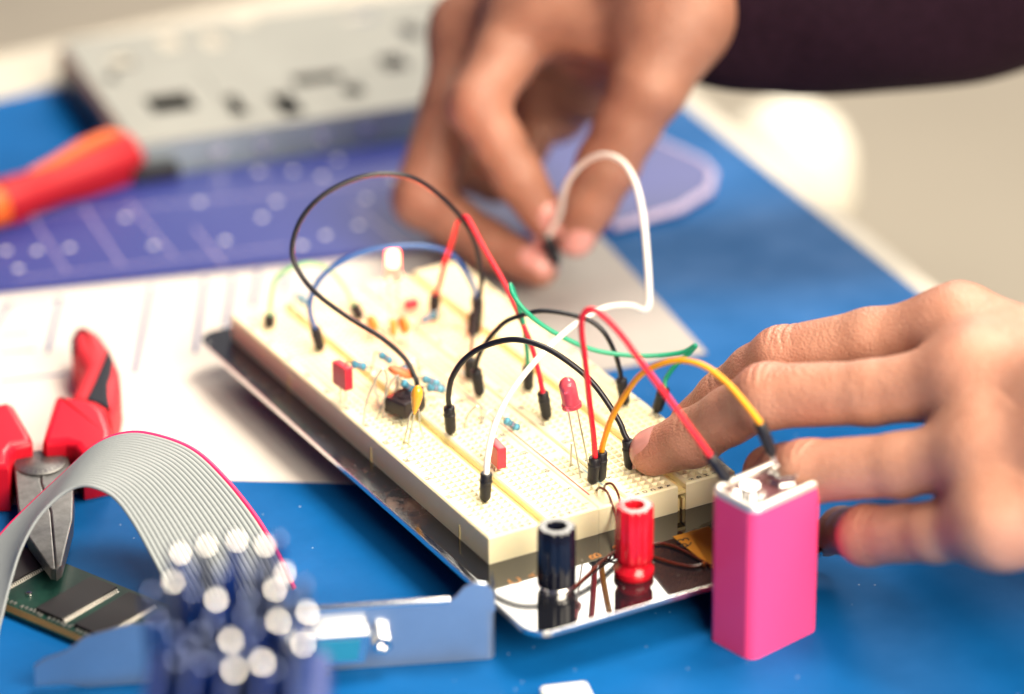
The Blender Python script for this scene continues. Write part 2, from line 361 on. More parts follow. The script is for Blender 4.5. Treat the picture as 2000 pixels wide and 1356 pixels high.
def terminal_strip(x0, first):
    cx = x0+17.75; b = MB()
    half(b, x0+0.15, cx-1.35, 0, 165.1, [cx-3.81-2.54*k for k in range(5)][::-1], YC)
    half(b, cx+1.35, x0+35.35, 0, 165.1, [cx+3.81+2.54*k for k in range(5)], YC)
    o = b.build('terminal_strip', ['abs_cream', 'abs_cream', 'hole_dark'], BB, smooth=False)
    g = MB(); g.box((cx, 82.5, ZB-2.6), (2.66, 164.6, 1.0)); g.box((cx-0.9, 82.5, ZP+2), (0.82, 164.2, 3.8)); g.box((cx+0.9, 82.5, ZP+2), (0.82, 164.2, 3.8)); q = g.build('centre_channel', 'groove_yellow', BB, smooth=False)
    q.parent = o
    t = MB()
    for n in [1]+list(range(5, 61, 5)):
        for xx in (x0+1.9, x0+33.6):
            t.text(str(n), 2.2, (xx, YC[n-1], ZB+0.03), (0, -1, 0), (1, 0, 0), bold=0.06)
    for k, ch in enumerate('ABCDE'):
        t.text(ch, 1.9, (cx-3.81-2.54*k, 1.45, ZB+0.03), (0, -1, 0), (1, 0, 0), bold=0.06)
    for k, ch in enumerate('FGHIJ'):
        t.text(ch, 1.9, (cx+3.81+2.54*k, 1.45, ZB+0.03), (0, -1, 0), (1, 0, 0), bold=0.06)
    q = t.build('printed_numbers', 'ink_black', BB, smooth=False); q.parent = o
    return o
T1 = terminal_strip(0, True); T2 = terminal_strip(45, False)
b = MB(); yb = [YC[k] for k in range(2, 62) if k % 6 != 0]
half(b, 35.5, 44.95, 0.1, 165, [38.95, 41.5], yb, ztop=ZB-0.25); bus = b.build('bus_strip', ['abs_cream', 'abs_cream', 'hole_dark'], BB, smooth=False)
t = MB(); t.box((37.1, 83, ZB-0.24), (0.42, 150, 0.06)); q = t.build('red_rail_line', 'ink_red', BB); q.parent = bus
t = MB(); t.box((43.4, 83, ZB-0.24), (0.42, 150, 0.06)); q = t.build('blue_rail_line', 'ink_blue', BB); q.parent = bus
for ny in (17, 71, 125):                           # joint slots in the side wall of the outer strip
    b = MB(); b.box((0.12, ny, ZB-6.2), (0.2, 0.7, 4.4)); q = b.build('joint_slot', 'groove_yellow', BB); q.parent = T1

def binding_post(base, m, knob_h, red):
    p = Vector(base)
    root = MB()
    if red: root.lathe(p, (0, 0, 1), [(0.02, 5.2), (0.6, 5.6), (2.2, 5.6), (3.0, 4.9), (4.2, 4.5), (4.8, 4.9)], 32)
    else: root.lathe(p, (0, 0, 1), [(0.02, 4.6), (1.2, 4.7), (1.4, 4.6)], 32)
    q = root.build('binding_post', m if red else 'silver', BB)
    z0 = 4.8 if red else 1.4
    k = MB(); mod = lambda t, h: 1+0.035*math.cos(12*t) if h > z0+0.8 else 1
    k.lathe(p, (0, 0, 1), [(z0, 4.6), (z0+0.7, 5.15), (z0+1.5, 5.3), (z0+knob_h-0.7, 5.25), (z0+knob_h, 4.75), (z0+knob_h, 2.9), (z0+knob_h-0.5, 2.6), (z0+knob_h-9, 2.5)], 72, mod=mod)
    kk = k.build('knob', m, BB, angle=50); kk.parent = q
    if not red:
        r = MB(); r.lathe(p+Vector((0, 0, z0-0.1)), (0, 0, 1), [(0, 5.0), (0.5, 5.3), (1.1, 5.0)], 32); rr = r.build('washer', 'silver', BB); rr.parent = q
    return q
bpB = P(1087, 1150, ZP); bpR = P(1238, 1122, ZP)
binding_post(bpB, 'post_black', 18.2, False); binding_post(bpR, 'post_red', 17.0, True)
# thin enamelled wires on the plate
def pw(pts, r=0.38, m='enamel', name='enamelled_wire'):
    b = MB(); b.tube(catmull([P(*p) for p in pts], 8), r, 8); b.build(name, m, BB)
pw([(1165, 958, ZB-0.5), (1172, 953, ZB+2.2), (1186, 962, ZB+2.6), (1197, 990, ZB-1), (1207, 1030, ZP+4), (1218, 1085, ZP+1)])
pw([(1179, 956, ZB-0.5), (1184, 946, ZB+3.2), (1196, 946, ZB+4.0), (1208, 968, ZB+2), (1216, 1010, ZP+6), (1226, 1085, ZP+1)])
pw([(1120, 1148, ZP+0.5), (1150, 1120, ZP+0.5), (1180, 1092, ZP+0.9), (1208, 1072, ZP+1.2)])
pw([(1258, 1062, ZP+0.6), (1300, 1062, ZP+0.6), (1340, 1078, ZP+0.5), (1388, 1105, ZP+0.5)])
pw([(1262, 1082, ZP+0.6), (1310, 1098, ZP+0.6), (1350, 1106, ZP+0.5), (1376, 1102, ZP+0.7)])
pw([(1200, 1073, ZP+1.0), (1204, 1068, ZP+1.5), (1209, 1070, ZP+1.0)], 0.7, 'copper', 'bare_wire_end')
pw([(1372, 1103, ZP+0.6), (1378, 1102, ZP+0.8)], 0.8, 'copper', 'bare_wire_end')
# printed letters, number label under clear tape
t = MB(); ex, ey = Vector((0.35, 0.94, 0)), Vector((-0.94, 0.35, 0))
t.text('B', 5.2, P(1163, 1086, ZP+0.04), (0, 1, 0), (-1, 0, 0)); t.text('C', 5.2, P(1008, 1135, ZP+0.04), (0, 1, 0), (-1, 0, 0)); t.text('A', 3.6, P(1040, 1124, ZP+0.04), (0, 1, 0), (-1, 0, 0))
q = t.build('printed_letters', 'ink_gold', BB, smooth=False); q.parent = plate
lq = [P(1314, 1049, 0.0), P(1378, 1034, 0.0), P(1420, 1080, 0), P(1388, 1112, 0.0)]
def plane_px(pts, z): return [tuple(P(x, y, z).xy) for x, y in pts]
b = MB(); b.prism(plane_px([(1314, 1049), (1384, 1030), (1440, 1090), (1392, 1112)], ZP), ZP+0.05, ZP+0.2); lab = b.build('number_label', 'label_yellow', BB)
lab['label'] = 'yellow paper label with black number on the plate'
t = MB(); a = P(1336, 1060, ZP+0.24); t.text('63', 5.6, a, (P(1330, 1045, ZP)-P(1345, 1062, ZP)).normalized(), (P(1360, 1052, ZP)-P(1340, 1058, ZP)).normalized()); q = t.build('label_number', 'ink_black', BB, smooth=False); q.parent = lab
b = MB(); n = 10; A_, B_, C_, D_ = [P(x, y, ZP+0.35) for x, y in ((1346, 1040), (1400, 1012), (1450, 1090), (1388, 1108))]
vs_ = []
for i in range(n+1):
    for j in range(n+1):
        p = (A_*(1-i/n)+B_*(i/n))*(1-j/n)+(D_*(1-i/n)+C_*(i/n))*(j/n); vs_.append(p+Vector((0, 0, 0.5*random.random()+0.25*math.sin(i*1.7+j))))
b.add(vs_, [(i*(n+1)+j, i*(n+1)+j+1, (i+1)*(n+1)+j+1, (i+1)*(n+1)+j) for i in range(n) for j in range(n)]); b.build('clear_tape', 'tape', BB, angle=180)

# ------------------------------------------------------------------ jumper wires
PLUGP = [(0, 0.5), (0.9, 1.35), (1.6, 1.62), (6.4, 1.72), (6.5, 1.86), (6.9, 1.86), (7.0, 1.66), (9.2, 1.72), (9.45, 1.55), (9.5, 0.9)]
def plug(root, base, top, m='plug_black', scale=1.0, pin=True):
    base, top = Vector(base), Vector(top); ax = (top-base); L = ax.length; b = MB()
    k = L/9.5
    b.lathe(base, ax, [(h*k, r*scale) for h, r in PLUGP], 16); o = b.build('plug', m, root)
    if pin:
        b = MB(); b.tube([base-ax.normalized()*3.0, base+ax.normalized()*1.0], 0.32, 6); q = b.build('pin', 'bright_metal', root); q.parent = o
    return top
def jumper(label, color, base_px, top_px, path, top2_px, base2_px, r=0.85, z1=ZB, z2=ZB, hs=None, b1=None, b2=None, t2=None, n=8, pins=(True, True)):
    B1 = Vector(b1) if b1 is not None else P(*base_px, z1); B2 = Vector(b2) if b2 is not None else P(*base2_px, z2)
    T1_ = V(B1, *top_px); T2_ = Vector(t2) if t2 is not None else V(B2, *top2_px)
    root = thing('jumper_wire', tuple(B1), label, 'jumper wire', 'jumper wires on the breadboard')
    plug(root, B1, T1_, pin=pins[0]); plug(root, B2, T2_, pin=pins[1])
    h1, h2 = hof(T1_), hof(T2_)
    px = [top_px]+path+[top2_px if t2 is None else None]
    cum = [0.0]; seq = [top_px]+[p[:2] for p in path]+[top2_px]
    for a_, c_ in zip(seq[:-1], seq[1:]): cum.append(cum[-1]+math.hypot(a_[0]-c_[0], a_[1]-c_[1]))
    pts = [T1_-(T1_-B1).normalized()*1.0, T1_]
    for k, p in enumerate(path):
        h = h1+(h2-h1)*cum[k+1]/cum[-1]
        if len(p) > 2: h += p[2]
        pts.append(Hh(p[0], p[1], h)+Vector((random.uniform(-.3, .3), random.uniform(-.3, .3), random.uniform(-.3, .3))))
    pts += [T2_, T2_-(T2_-B2).normalized()*1.0]
    b = MB(); b.tube(catmull(pts, n), r, 12); b.build('insulation', color, root, angle=180)
    return root
jumper('black jumper wire in a low arch ending at the fingertip', 'wire_black', (881, 849), (877, 794),
       [(876, 770), (884, 735), (908, 700), (945, 675), (1000, 664), (1055, 674), (1110, 705), (1160, 752), (1205, 815), (1219, 848)], (1226, 860), (1231, 917))
jumper('black jumper wire making the tallest round loop over the left half of the board', 'wire_black', (822, 800), (816, 757),
       [(811, 738), (790, 700), (745, 660), (680, 620), (625, 580), (590, 540), (572, 495), (585, 435), (625, 385), (685, 350), (745, 340), (805, 350), (860, 385), (905, 430), (930, 480), (938, 540), (936, 580), (929, 600)], (926, 612), (920, 655), r=0.78)
jumper('black jumper wire arching behind the low one to the right board edge', 'wire_black', (938, 774), (929, 722),
       [(933, 700), (953, 668), (985, 632), (1020, 614), (1060, 609), (1110, 615), (1150, 626), (1180, 650), (1200, 690), (1211, 722)], (1213, 740), (1222, 792), r=0.75)
jumper('thin dark jumper wire standing upright beside the tall black loop', 'wire_black', (917, 740), (918, 700), [(921, 680), (926, 640), (932, 600)], (934, 585), (930, 655), r=0.5, pins=(True, True))
jumper('blue jumper wire arching left to right behind the glowing red light', 'wire_blue', (627, 686), (615, 640),
       [(606, 610), (607, 580), (625, 545), (660, 515), (710, 493), (765, 483), (830, 482), (875, 495), (905, 525), (924, 560)], (930, 580), (935, 628), r=0.85)
jumper('pale green wire in a faint arch at the far left end of the board', 'wire_pale_green', (527, 640), (527, 615),
       [(529, 580), (540, 545), (568, 524), (605, 517), (645, 530), (675, 565)], (690, 595), (705, 622), r=0.7)
jumper('green jumper wire sagging across the middle and hooking down by the fingers', 'wire_green', (1032, 763), (1031, 716),
       [(1030, 680), (1024, 640), (1013, 600), (1003, 570, -2), (996, 556, -5), (1000, 575, -9), (1022, 604, -10), (1060, 635, -8), (1110, 664, -6), (1165, 684, -4), (1230, 694, -2), (1290, 695), (1335, 687), (1358, 675), (1345, 690, 1), (1320, 712, 1), (1303, 740, 1)], (1298, 757), (1281, 806), r=0.72)
jumper('red jumper wire peaked like a tent in front of the far hand', 'wire_red', (847, 626), (850, 575),
       [(855, 560), (868, 515), (885, 465), (897, 432), (907, 423), (920, 436), (950, 490), (985, 550), (1010, 605), (1035, 670), (1053, 725)], (1060, 766), (1069, 820), r=0.78)

# ------------------------------------------------------------------ battery
th = 0.2088566; e1 = Vector((math.cos(th), math.sin(th), 0)); e2 = Vector((-math.sin(th), math.cos(th), 0)); bo = Vector((47.1, -61.7, 0))
BT = thing('battery', tuple(bo+e1*13.25+e2*8.75), 'pink nine volt block battery with silver top rim standing on the table', 'battery')
Rb = Matrix((e1, e2, Vector((0, 0, 1)))).transposed(); bc = bo+e1*13.25+e2*8.75
def bpoly(dx, r): return [tuple((bc+e1*x+e2*y).xy) for x, y in rrect(-13.25+dx, -8.75+dx, 13.25-dx, 8.75-dx, r, 8)]
b = MB(); b.prism(bpoly(0, 3.2), 0.0, 45.2, bev=0.5, seg=2); b.build('body', 'pink', BT)
b = MB(); o_, i_ = bpoly(0.05, 3.1), bpoly(2.1, 1.9); nn = len(o_); prof = [(o_, 45.0), (o_, 46.3), (bpoly(0.45, 2.9), 46.9), (bpoly(1.7, 2.2), 46.9), (i_, 46.3), (i_, 44.9)]
vs_ = [Vector((p[0], p[1], z)) for pp, z in prof for p in pp]
b.add(vs_, [(k*nn+i, k*nn+(i+1) % nn, (k+1)*nn+(i+1) % nn, (k+1)*nn+i) for k in range(len(prof)-1) for i in range(nn)]); b.build('rim', 'rim_metal', BT, angle=60)
b = MB(); b.prism(bpoly(1.4, 2.2), 44.6, 45.25); b.build('top_plate', 'top_pink_reflect', BT)
tc1 = bc - e1*6.3; tc2 = bc + e1*6.3
b = MB(); b.lathe(tc1+Vector((0, 0, 45.2)), (0, 0, 1), [(0, 4.4), (0.3, 4.4), (0.4, 2.7), (2.4, 2.7), (2.9, 2.9), (3.2, 2.6), (3.2, 1.6), (2.2, 1.4)], 28); b.build('terminal', 'silver', BT)
b = MB(); b.lathe(tc2+Vector((0, 0, 45.2)), (0, 0, 1), [(0, 4.6), (0.3, 4.6), (0.4, 3.9), (2.0, 4.3), (3.0, 4.7), (3.1, 4.3), (2.2, 3.4), (0.6, 3.3)], 6); b.build('terminal', 'silver', BT)

# wires to the battery
def D_h(x, y, base): return V(base, x, y)
p_red = bc - e1*8.0 + e2*3.5 + Vector((0, 0, 46.5)); p_yel = bc + e1*3.5 + e2*4 + Vector((0, 0, 47.5))
jumper('thick red jumper wire from the board over the fingertip to the battery', 'wire_red', (1157, 946), (1162, 893),
       [(1159, 850), (1150, 780), (1141, 710), (1136, 650), (1138, 618), (1152, 606), (1180, 620), (1215, 655), (1260, 715), (1310, 785), (1355, 848)], (1386, 889), (1421, 940), r=0.85, b2=Hh(1424, 942, hof(p_red)), pins=(True, True))
jumper('yellow jumper wire arching from beside the red plug to the battery', 'wire_yellow', (1173, 940), (1175, 882),
       [(1180, 860), (1196, 815), (1222, 770), (1256, 730), (1295, 708), (1333, 703), (1375, 714), (1420, 745), (1455, 785)], (1484, 826), (1510, 890), r=0.85, b2=Hh(1510, 892, hof(p_yel)), pins=(True, False))
b = MB(); q0 = Hh(1510, 892, hof(p_yel)); b.tube([q0, Hh(1522, 936, hof(p_yel))], 0.75, 10); b.build('terminal_pin', 'bright_metal', BT)

# white wire: front plug on the board, other plug pinched by the far hand
wb = P(947, 980, ZB); plug_tip = D(1088, 518, 1240); plug_top = D(1070, 462, 1236)
WR = thing('jumper_wire', tuple(wb), 'long white jumper wire rising from the front corner and pinched by the far hand', 'jumper wire', 'jumper wires on the breadboard')
wt = V(wb, 950, 924); plug(WR, wb, wt); plug(WR, plug_tip, plug_top, scale=1.15)
hw = hof(wt); he = hof(plug_top)
wp = [(953, 890, .02), (965, 835, .08), (990, 780, .15), (1025, 730, .22), (1070, 680, .28), (1120, 636, .34), (1170, 606, .40), (1205, 597, .45), (1235, 598, .48), (1255, 606, .5), (1266, 600, .52), (1268, 570, .55), (1262, 480, .62), (1254, 410, .68), (1240, 355, .72), (1216, 317, .76), (1182, 303, .80), (1145, 315, .84), (1115, 345, .88), (1100, 380, .92), (1092, 420, .97)]
pts = [wt-(wt-wb).normalized(), wt]+[Hh(x, y, hw+(he-hw)*t_) for x, y, t_ in wp]+[plug_top, plug_top-(plug_top-plug_tip).normalized()]
b = MB(); b.tube(catmull(pts, 8), 0.92, 12); b.build('insulation', 'wire_white', WR, angle=180)

# ------------------------------------------------------------------ small parts plugged into the board
def lead(root, pts, r=0.28, m='tin'):
    b = MB(); b.tube(catmull(pts, 5), r, 6); b.build('lead', m, root)
def led(label, top, bot, feet, lit, dia=5.0):
    f0 = P(*feet[0], ZB); root = thing('led', tuple(f0), label, 'led', 'red light-emitting diodes')
    B = V(f0, *bot); T = V(f0, *top); ax = (T-B); L = ax.length; k = L/8.6; r = dia/2
    b = MB(); b.lathe(B, ax, [(0, 2.9), (1.0*k, 2.9), (1.02*k, r)] + [(6.1*k, r)] + [((6.1+2.5*math.sin(a_))*k, max(0.05, r*math.cos(a_))) for a_ in [i*math.pi/16 for i in range(1, 9)]], 28)
    b.build('lens', 'led_lit' if lit else 'led_red', root)
    b = MB()
    if lit: b.lathe(B+ax.normalized()*3.0*k, ax, [(0, 1.1), (0.5, 1.5), (3.2*k, 1.6), (4.4*k, 0.9), (4.7*k, .3)], 16); b.build('glowing_core', 'led_core', root)
    else:
        sd = RT*1.0
        b.box(B+ax*0.30-sd*0.9, (1.5, 1.0, 3.0)); b.box(B+ax*0.30+sd*0.9, (1.0, 1.0, 3.2)); b.box(B+ax*0.47-sd*0.6, (2.4, 1.0, 1.0)); b.build('lead_frame', 'led_die', root)
    for i, f in enumerate(feet):
        a_ = B+RT*(-1.27 if i == 0 else 1.27); e = P(*f, ZB-1); lead(root, [a_, a_*0.5+e*0.5, e], 0.26)
    return B+ax*0.6
led('clear red unlit led on long legs left of the red battery wire', (1105, 738), (1117, 795), [(1135, 938), (1151, 918)], False)
lp = led('glowing red led lit up at the far end of the board', (767, 480), (768, 543), [(762, 640), (776, 636)], True, 5.0)
pld = bpy.data.lights.new('led_glow', 'POINT'); pld.energy = 0.09; pld.color = (1.0, 0.10, 0.05); pld.shadow_soft_size = 0.004
plo = bpy.data.objects.new('led_glow', pld); COL.objects.link(plo); plo.location = (lp + (FH*-3.2 + Vector((0, 0, 4.5))))*S

def boxcap(label, c_px, foot, size, rz):
    f0 = P(*foot, ZB); root = thing('film_capacitor', tuple(f0), label, 'capacitor', 'red film capacitors')
    c = V(f0, *c_px); R = Matrix.Rotation(rz, 3, 'Z')
    b = MB(); b.box(c, size, R, 0.45, 2); b.build('case', 'red_cap', root)
    for s_ in (-1, 1):
        a_ = c+R @ Vector((s_*size[0]*0.32, 0, -size[2]/2+0.1)); lead(root, [a_, Vector((a_.x, a_.y, ZB-1))])
    return root
boxcap('red box film capacitor standing on leads at the left board edge', (669, 733), (672, 785), (2.9, 7.2, 7.4), 0.12)
boxcap('red box film capacitor just behind the white wire near the front', (971, 886), (975, 915), (2.9, 7.2, 6.6), -0.1)
boxcap('small orange red box capacitor far back below the glowing led', (803, 594), (806, 612), (4.5, 2.5, 2.8), 0.1)

# tantalum bead
f0 = P(786, 867, ZB); root = thing('tantalum_capacitor', tuple(f0), 'glossy amber teardrop tantalum capacitor at the end of the tall black loop', 'capacitor')
T_ = V(f0, 817, 753); B_ = V(f0, 809, 810); ax = T_-B_; L = ax.length
b = MB(); b.lathe(B_, ax, [(0, 0.25)]+[(L*t_, 1.75*r_) for t_, r_ in ((.08, .32), (.2, .52), (.4, .80), (.58, .97), (.72, 1.0), (.85, .86), (.94, .58), (.985, .3), (1.0, .05))], 24); b.build('bead', 'tantalum', root)
lead(root, [B_-RT*0.5+ax*0.12, V(f0, 800, 815), V(f0, 795, 840), P(787, 867, ZB-0.8)]); lead(root, [B_, V(f0, 805, 830), P(796, 873, ZB-0.8)])
lead(root, [V(f0, 818, 800), V(f0, 820, 830), P(828, 857, ZB-0.8)], 0.22)

def disc(label, px, foot, rad, m, tilt=0.0, yaw=0.5, group='ceramic disc capacitors', axis=None):
    f0 = P(*foot, ZB); root = thing('disc_capacitor', tuple(f0), label, 'capacitor', group)
    c = V(f0, *px); ax = Vector((math.cos(yaw), math.sin(yaw), tilt)) if axis is None else Vector(axis)
    b = MB(); b.lathe(c-ax.normalized()*1.2, ax, [(0, rad*.3), (0.15, rad*.75), (0.7, rad), (1.7, rad), (2.25, rad*.75), (2.4, rad*.3)], 20); b.build('disc', m, root)
    sd = ax.normalized().cross(Vector((0, 0, 1)))
    for s_ in (-1, 1): a_ = c+sd*(rad*.6*s_)-Vector((0, 0, rad*.6)); lead(root, [a_, Vector((a_.x, a_.y, ZB-1))])
disc('tan disc capacitor on the left of the three behind the black loop', (727, 632), (728, 662), 2.6, 'ceramic_tan', yaw=0.1)
disc('tan disc capacitor in the middle of the three behind the black loop', (768, 640), (768, 672), 2.8, 'ceramic_tan', yaw=-0.5)
disc('tan disc capacitor on the right of the three behind the black loop', (789, 635), (790, 668), 2.8, 'ceramic_tan', yaw=0.0)
disc('flat orange ceramic capacitor leaning among the resistor leads', (783, 727), (770, 790), 4.0, 'ceramic_orange', axis=UP*0.9+RT*0.3-FW*0.12, group='orange ceramic capacitors')

def resistor(label, a_px, b_px, foot_a, foot_b, rad=1.15):
    fa, fb = P(*foot_a, ZB), P(*foot_b, ZB); root = thing('resistor', tuple((fa+fb)/2), label, 'resistor', 'blue banded resistors')
    hm = (hof(fa)+hof(fb))/2
    A = Hh(*a_px, hm-1); B = Hh(*b_px, hm+1); ax = B-A; L = ax.length
    b = MB(); b.lathe(A, ax, [(0, .35*rad), (.03*L, .8*rad), (.1*L, rad*1.1), (.22*L, rad*1.1), (.28*L, rad*.88), (.72*L, rad*.88), (.78*L, rad*1.1), (.9*L, rad*1.1), (.97*L, rad*.8), (L, .35*rad)], 16); o = b.build('body', 'res_blue', root)
    for t_, m in ((.16, 'band_dark'), (.34, 'band_dark'), (.46, 'band_red'), (.58, 'band_dark'), (.84, 'band_dark')):
        rr = rad*1.13 if t_ < .25 or t_ > .75 else rad*.92
        b = MB(); b.lathe(A+ax*(t_-.025), ax, [(0, rr), (L*.05, rr)], 16); q = b.build('band', m, root); q.parent = o
    u = ax.normalized()
    lead(root, [A, A-u*1.6+Vector((0, 0, .2)), A-u*2.6-Vector((0, 0, 2)), Vector((fa.x, fa.y, ZB-1))])
    lead(root, [B, B+u*1.6+Vector((0, 0, .2)), B+u*2.6-Vector((0, 0, 2)), Vector((fb.x, fb.y, ZB-1))])
resistor('blue banded resistor lying low left of the unlit led', (986, 820), (1013, 838), (962, 815), (1033, 862))
resistor('blue banded resistor on tall leads beside the left red capacitor', (688, 711), (714, 717), (668, 760), (742, 800))
resistor('blue banded resistor behind the others under the black loop', (742, 692), (764, 706), (722, 742), (778, 760))
resistor('blue banded resistor half hidden behind the amber bead capacitor', (786, 746), (808, 764), (765, 800), (818, 800))
resistor('blue banded resistor right of the amber bead, the upper of two side by side', (826, 739), (858, 750), (812, 775), (872, 778))
resistor('blue banded resistor right of the amber bead, the lower of two side by side', (834, 757), (868, 761), (815, 790), (880, 790))
resistor('blue resistor tilted against the orange capacitor under the black loop', (785, 724), (803, 708), (778, 775), (820, 745))
resistor('small pale blue resistor at the far left end beside the blue wire', (583, 580), (600, 592), (572, 610), (618, 618))
resistor('dark blue resistor below the far red plug', (824, 628), (850, 612), (815, 650), (862, 640))

f0 = P(790, 812, ZB); root = thing('trimmer', tuple(f0), 'small dark square trimmer component among the resistor leads', 'trimmer')
c = f0+Vector((0, 0, 4.0)); b = MB(); b.box(c, (8.5, 8.5, 5.0), Matrix.Rotation(0.35, 3, 'Z'), 0.5); b.build('case', 'ic_black', root)
b = MB(); b.lathe(c+Vector((0, 0, 2.4)), (0, 0, 1), [(0, 2.2), (0.5, 2.2), (0.5, 1.6), (0.2, 1.5)], 20); b.build('dial', 'ic_black', root)
for k in range(4):
    b = MB(); q = f0+Vector((-3.2+2.1*k, -4.2, 0)); b.tube([q+Vector((0, 0.6, 1.6)), q+Vector((0, -.2, 1.2)), q+Vector((0, -.2, -1))], 0.3, 6); b.build('pin', 'tin', root)
# loose bare leads standing in the board
def bare(label, pts):
    root = thing('bare_lead', tuple(P(*pts[0], ZB)), label, 'wire', 'bare component leads')
    p0, p1 = P(*pts[0], ZB), P(*pts[-1], ZB); n_ = len(pts)
    q = [p0-Vector((0, 0, 1))]+[Hh(*p, hof(p0)*(1-i/(n_-1))+hof(p1)*i/(n_-1)) for i, p in enumerate(pts) if 0 < i < n_-1]+[p1-Vector((0, 0, 1))]
    b = MB(); b.tube(catmull(q, 6), 0.27, 6); b.build('strand', 'tin', root)
bare('bare bent lead arching in front of the orange capacitor', [(709, 828), (716, 785), (735, 740), (748, 722), (756, 740), (748, 790), (733, 815)])
bare('bare bent lead curving right of the arching one', [(747, 816), (752, 780), (765, 745), (778, 735), (772, 760), (757, 800)])
bare('low bare lead hoop behind the white wire', [(905, 833), (915, 810), (930, 795), (940, 800), (938, 825)])
bare('low bare lead hoop next to the resistor left of the unlit led', [(940, 825), (952, 805), (968, 800), (976, 810)])
f0 = P(1115, 905, ZB); root = thing('bare_lead', tuple(f0), 'short upright twisted pin left of the unlit led legs', 'wire', 'bare component leads')
b = MB(); b.tube([f0-Vector((0, 0, 1)), V(f0, 1115, 888), V(f0, 1116, 866)], [0.28, .35, .3], 6); b.build('strand', 'tin', root)

# ------------------------------------------------------------------ papers
def sheet(name, poly, z, m, label, thick=0.12):
    o = Vector((sum(p[0] for p in poly)/len(poly), sum(p[1] for p in poly)/len(poly), z))
    b = MB(); b.prism(poly, z, z+thick); q = b.build(name, m, origin=o, smooth=False); return tag(q, label, 'paper')
pp = sheet('paper_sheet', [(-190, 150), (-130, 128), (-95, 122.5), (-57, 116.5), (-31, 104), (-6, 88), (30, 62), (118, 196), (100, 224), (-40, 262), (-190, 300)], 0.05, 'paper', 'white drawing paper with faint printed lines under pliers and breadboard')
b = MB()
for (x0, y0), (x1, y1) in (((118, 580), (92, 690)), ((295, 560), (262, 730)), ((20, 590), (-10, 640)), ((0, 598), (125, 582)), ((0, 690), (70, 683)), ((0, 745), (130, 730)), ((400, 545), (380, 690)), ((455, 540), (440, 640)), ((505, 530), (492, 600)), ((560, 525), (552, 570)), ((0, 655), (60, 650))):
    a_, c_ = P(x0, y0, 0.2), P(x1, y1, 0.2); u = (c_-a_).normalized(); s_ = Vector((-u.y, u.x, 0))*0.8
    b.add([a_-s_, c_-s_, c_+s_, a_+s_], [(0, 1, 2, 3)])
q = b.build('printed_line', 'print_line', pp, smooth=False)
sheet('paper_card', [(136.7, 105), (153.6, 204), (150, 212), (84, 222), (62, 122), (68, 116)], 0.25, 'card_shaded', 'white card with its shading put into the grey, sticking out from under the right side of the breadboard', 0.4)

# ------------------------------------------------------------------ pliers
def ppoly(px, z): return [tuple(P(x, y, z).xy) for x, y in px]
PLR = thing('pliers', tuple(P(85, 940, 0)), 'steel long nose pliers with red and black handles lying on the paper', 'pliers')
def jaw(px, z0, z1, bev, name, m, taper=None):
    b = MB(); b.prism(ppoly(px, z1), z0, z1, bev=bev, seg=3)
    if taper:
        for v in b.v:
            t_ = max(0, min(1, (v.y-taper[0])/(taper[1]-taper[0]))); mid = 6.0; v.z = mid+(v.z-mid)*(0.42+0.58*t_)
    return b.build(name, m, PLR)
jaw([(22, 884), (29, 923), (35, 985), (54, 1034), (97, 1094), (107, 1096), (98, 992), (89, 968), (79, 940), (79, 884)], 2, 10.5, 0.5, 'jaw', 'steel', (82, 118))
jaw([(80, 940), (90, 966), (99, 990), (108, 1096), (119, 1087), (141, 1001), (143, 950), (133, 884), (80, 884)], 2, 10.8, 0.6, 'jaw', 'steel', (82, 118))
jaw([(66, 880), (62, 858), (30, 872), (22, 886), (24, 905), (76, 905)], 2, 9.5, 1, 'tang', 'steel')
jaw([(86, 880), (88, 850), (120, 850), (133, 884), (110, 905)], 2, 9.5, 1, 'tang', 'steel')
cpv = P(78, 903, 10.9); b = MB(); b.lathe(cpv-Vector((0, 0, 3)), (0, 0, 1), [(0, 7.6), (2.85, 7.6), (3.1, 7.3)], 40); pv = b.build('pivot', 'steel', PLR)
b = MB()
for rr in (7.0, 4.7):
    for k in range(48):
        a0, a1 = 2*math.pi*k/48, 2*math.pi*(k+1)/48
        b.add([cpv+Vector((math.cos(a)*r_, math.sin(a)*r_, 0.13)) for r_, a in ((rr, a0), (rr, a1), (rr-0.16, a1), (rr-0.16, a0))], [(0, 1, 2, 3)])
for k in range(26):
    a = 2*math.pi*k/26; c_ = cpv+Vector((math.cos(a)*5.9, math.sin(a)*5.9, 0.13)); er = Vector((math.cos(a), math.sin(a), 0)); et = Vector((-er.y, er.x, 0))
    hh = 0.75 if k % 3 else 0.45
    b.add([c_-er*hh-et*.18, c_+er*hh-et*.18, c_+er*hh+et*.18, c_-er*hh+et*.18], [(0, 1, 2, 3)])
    if k % 2: b.add([c_+er*.6-et*.18, c_+er*.75-et*.18, c_+er*.75+et*.6, c_+er*.6+et*.6], [(0, 1, 2, 3)])
q = b.build('engraved_ring', 'band_dark', PLR, smooth=False); q.parent = pv
for px in ([(82, 856), (84, 845), (106, 773), (115, 769), (184, 782), (205, 800), (220, 842), (216, 872), (160, 884), (145, 866), (128, 860), (90, 862)],
           [(-70, 800), (14, 782), (28, 788), (63, 850), (62, 862), (30, 868), (20, 880), (14, 905), (-70, 905)]):
    jaw(px, 0.3, 16, 2.6, 'grip_guard', 'plastic_red')
hp = [(133, 776), (148, 738), (160, 712), (157, 700), (142, 680), (137, 656), (149, 637), (170, 630), (195, 643), (218, 676), (233, 710), (236, 744), (229, 780), (217, 802), (170, 800)]
h = jaw(hp, 0.3, 14, 4.2, 'handle', 'rubber_red')
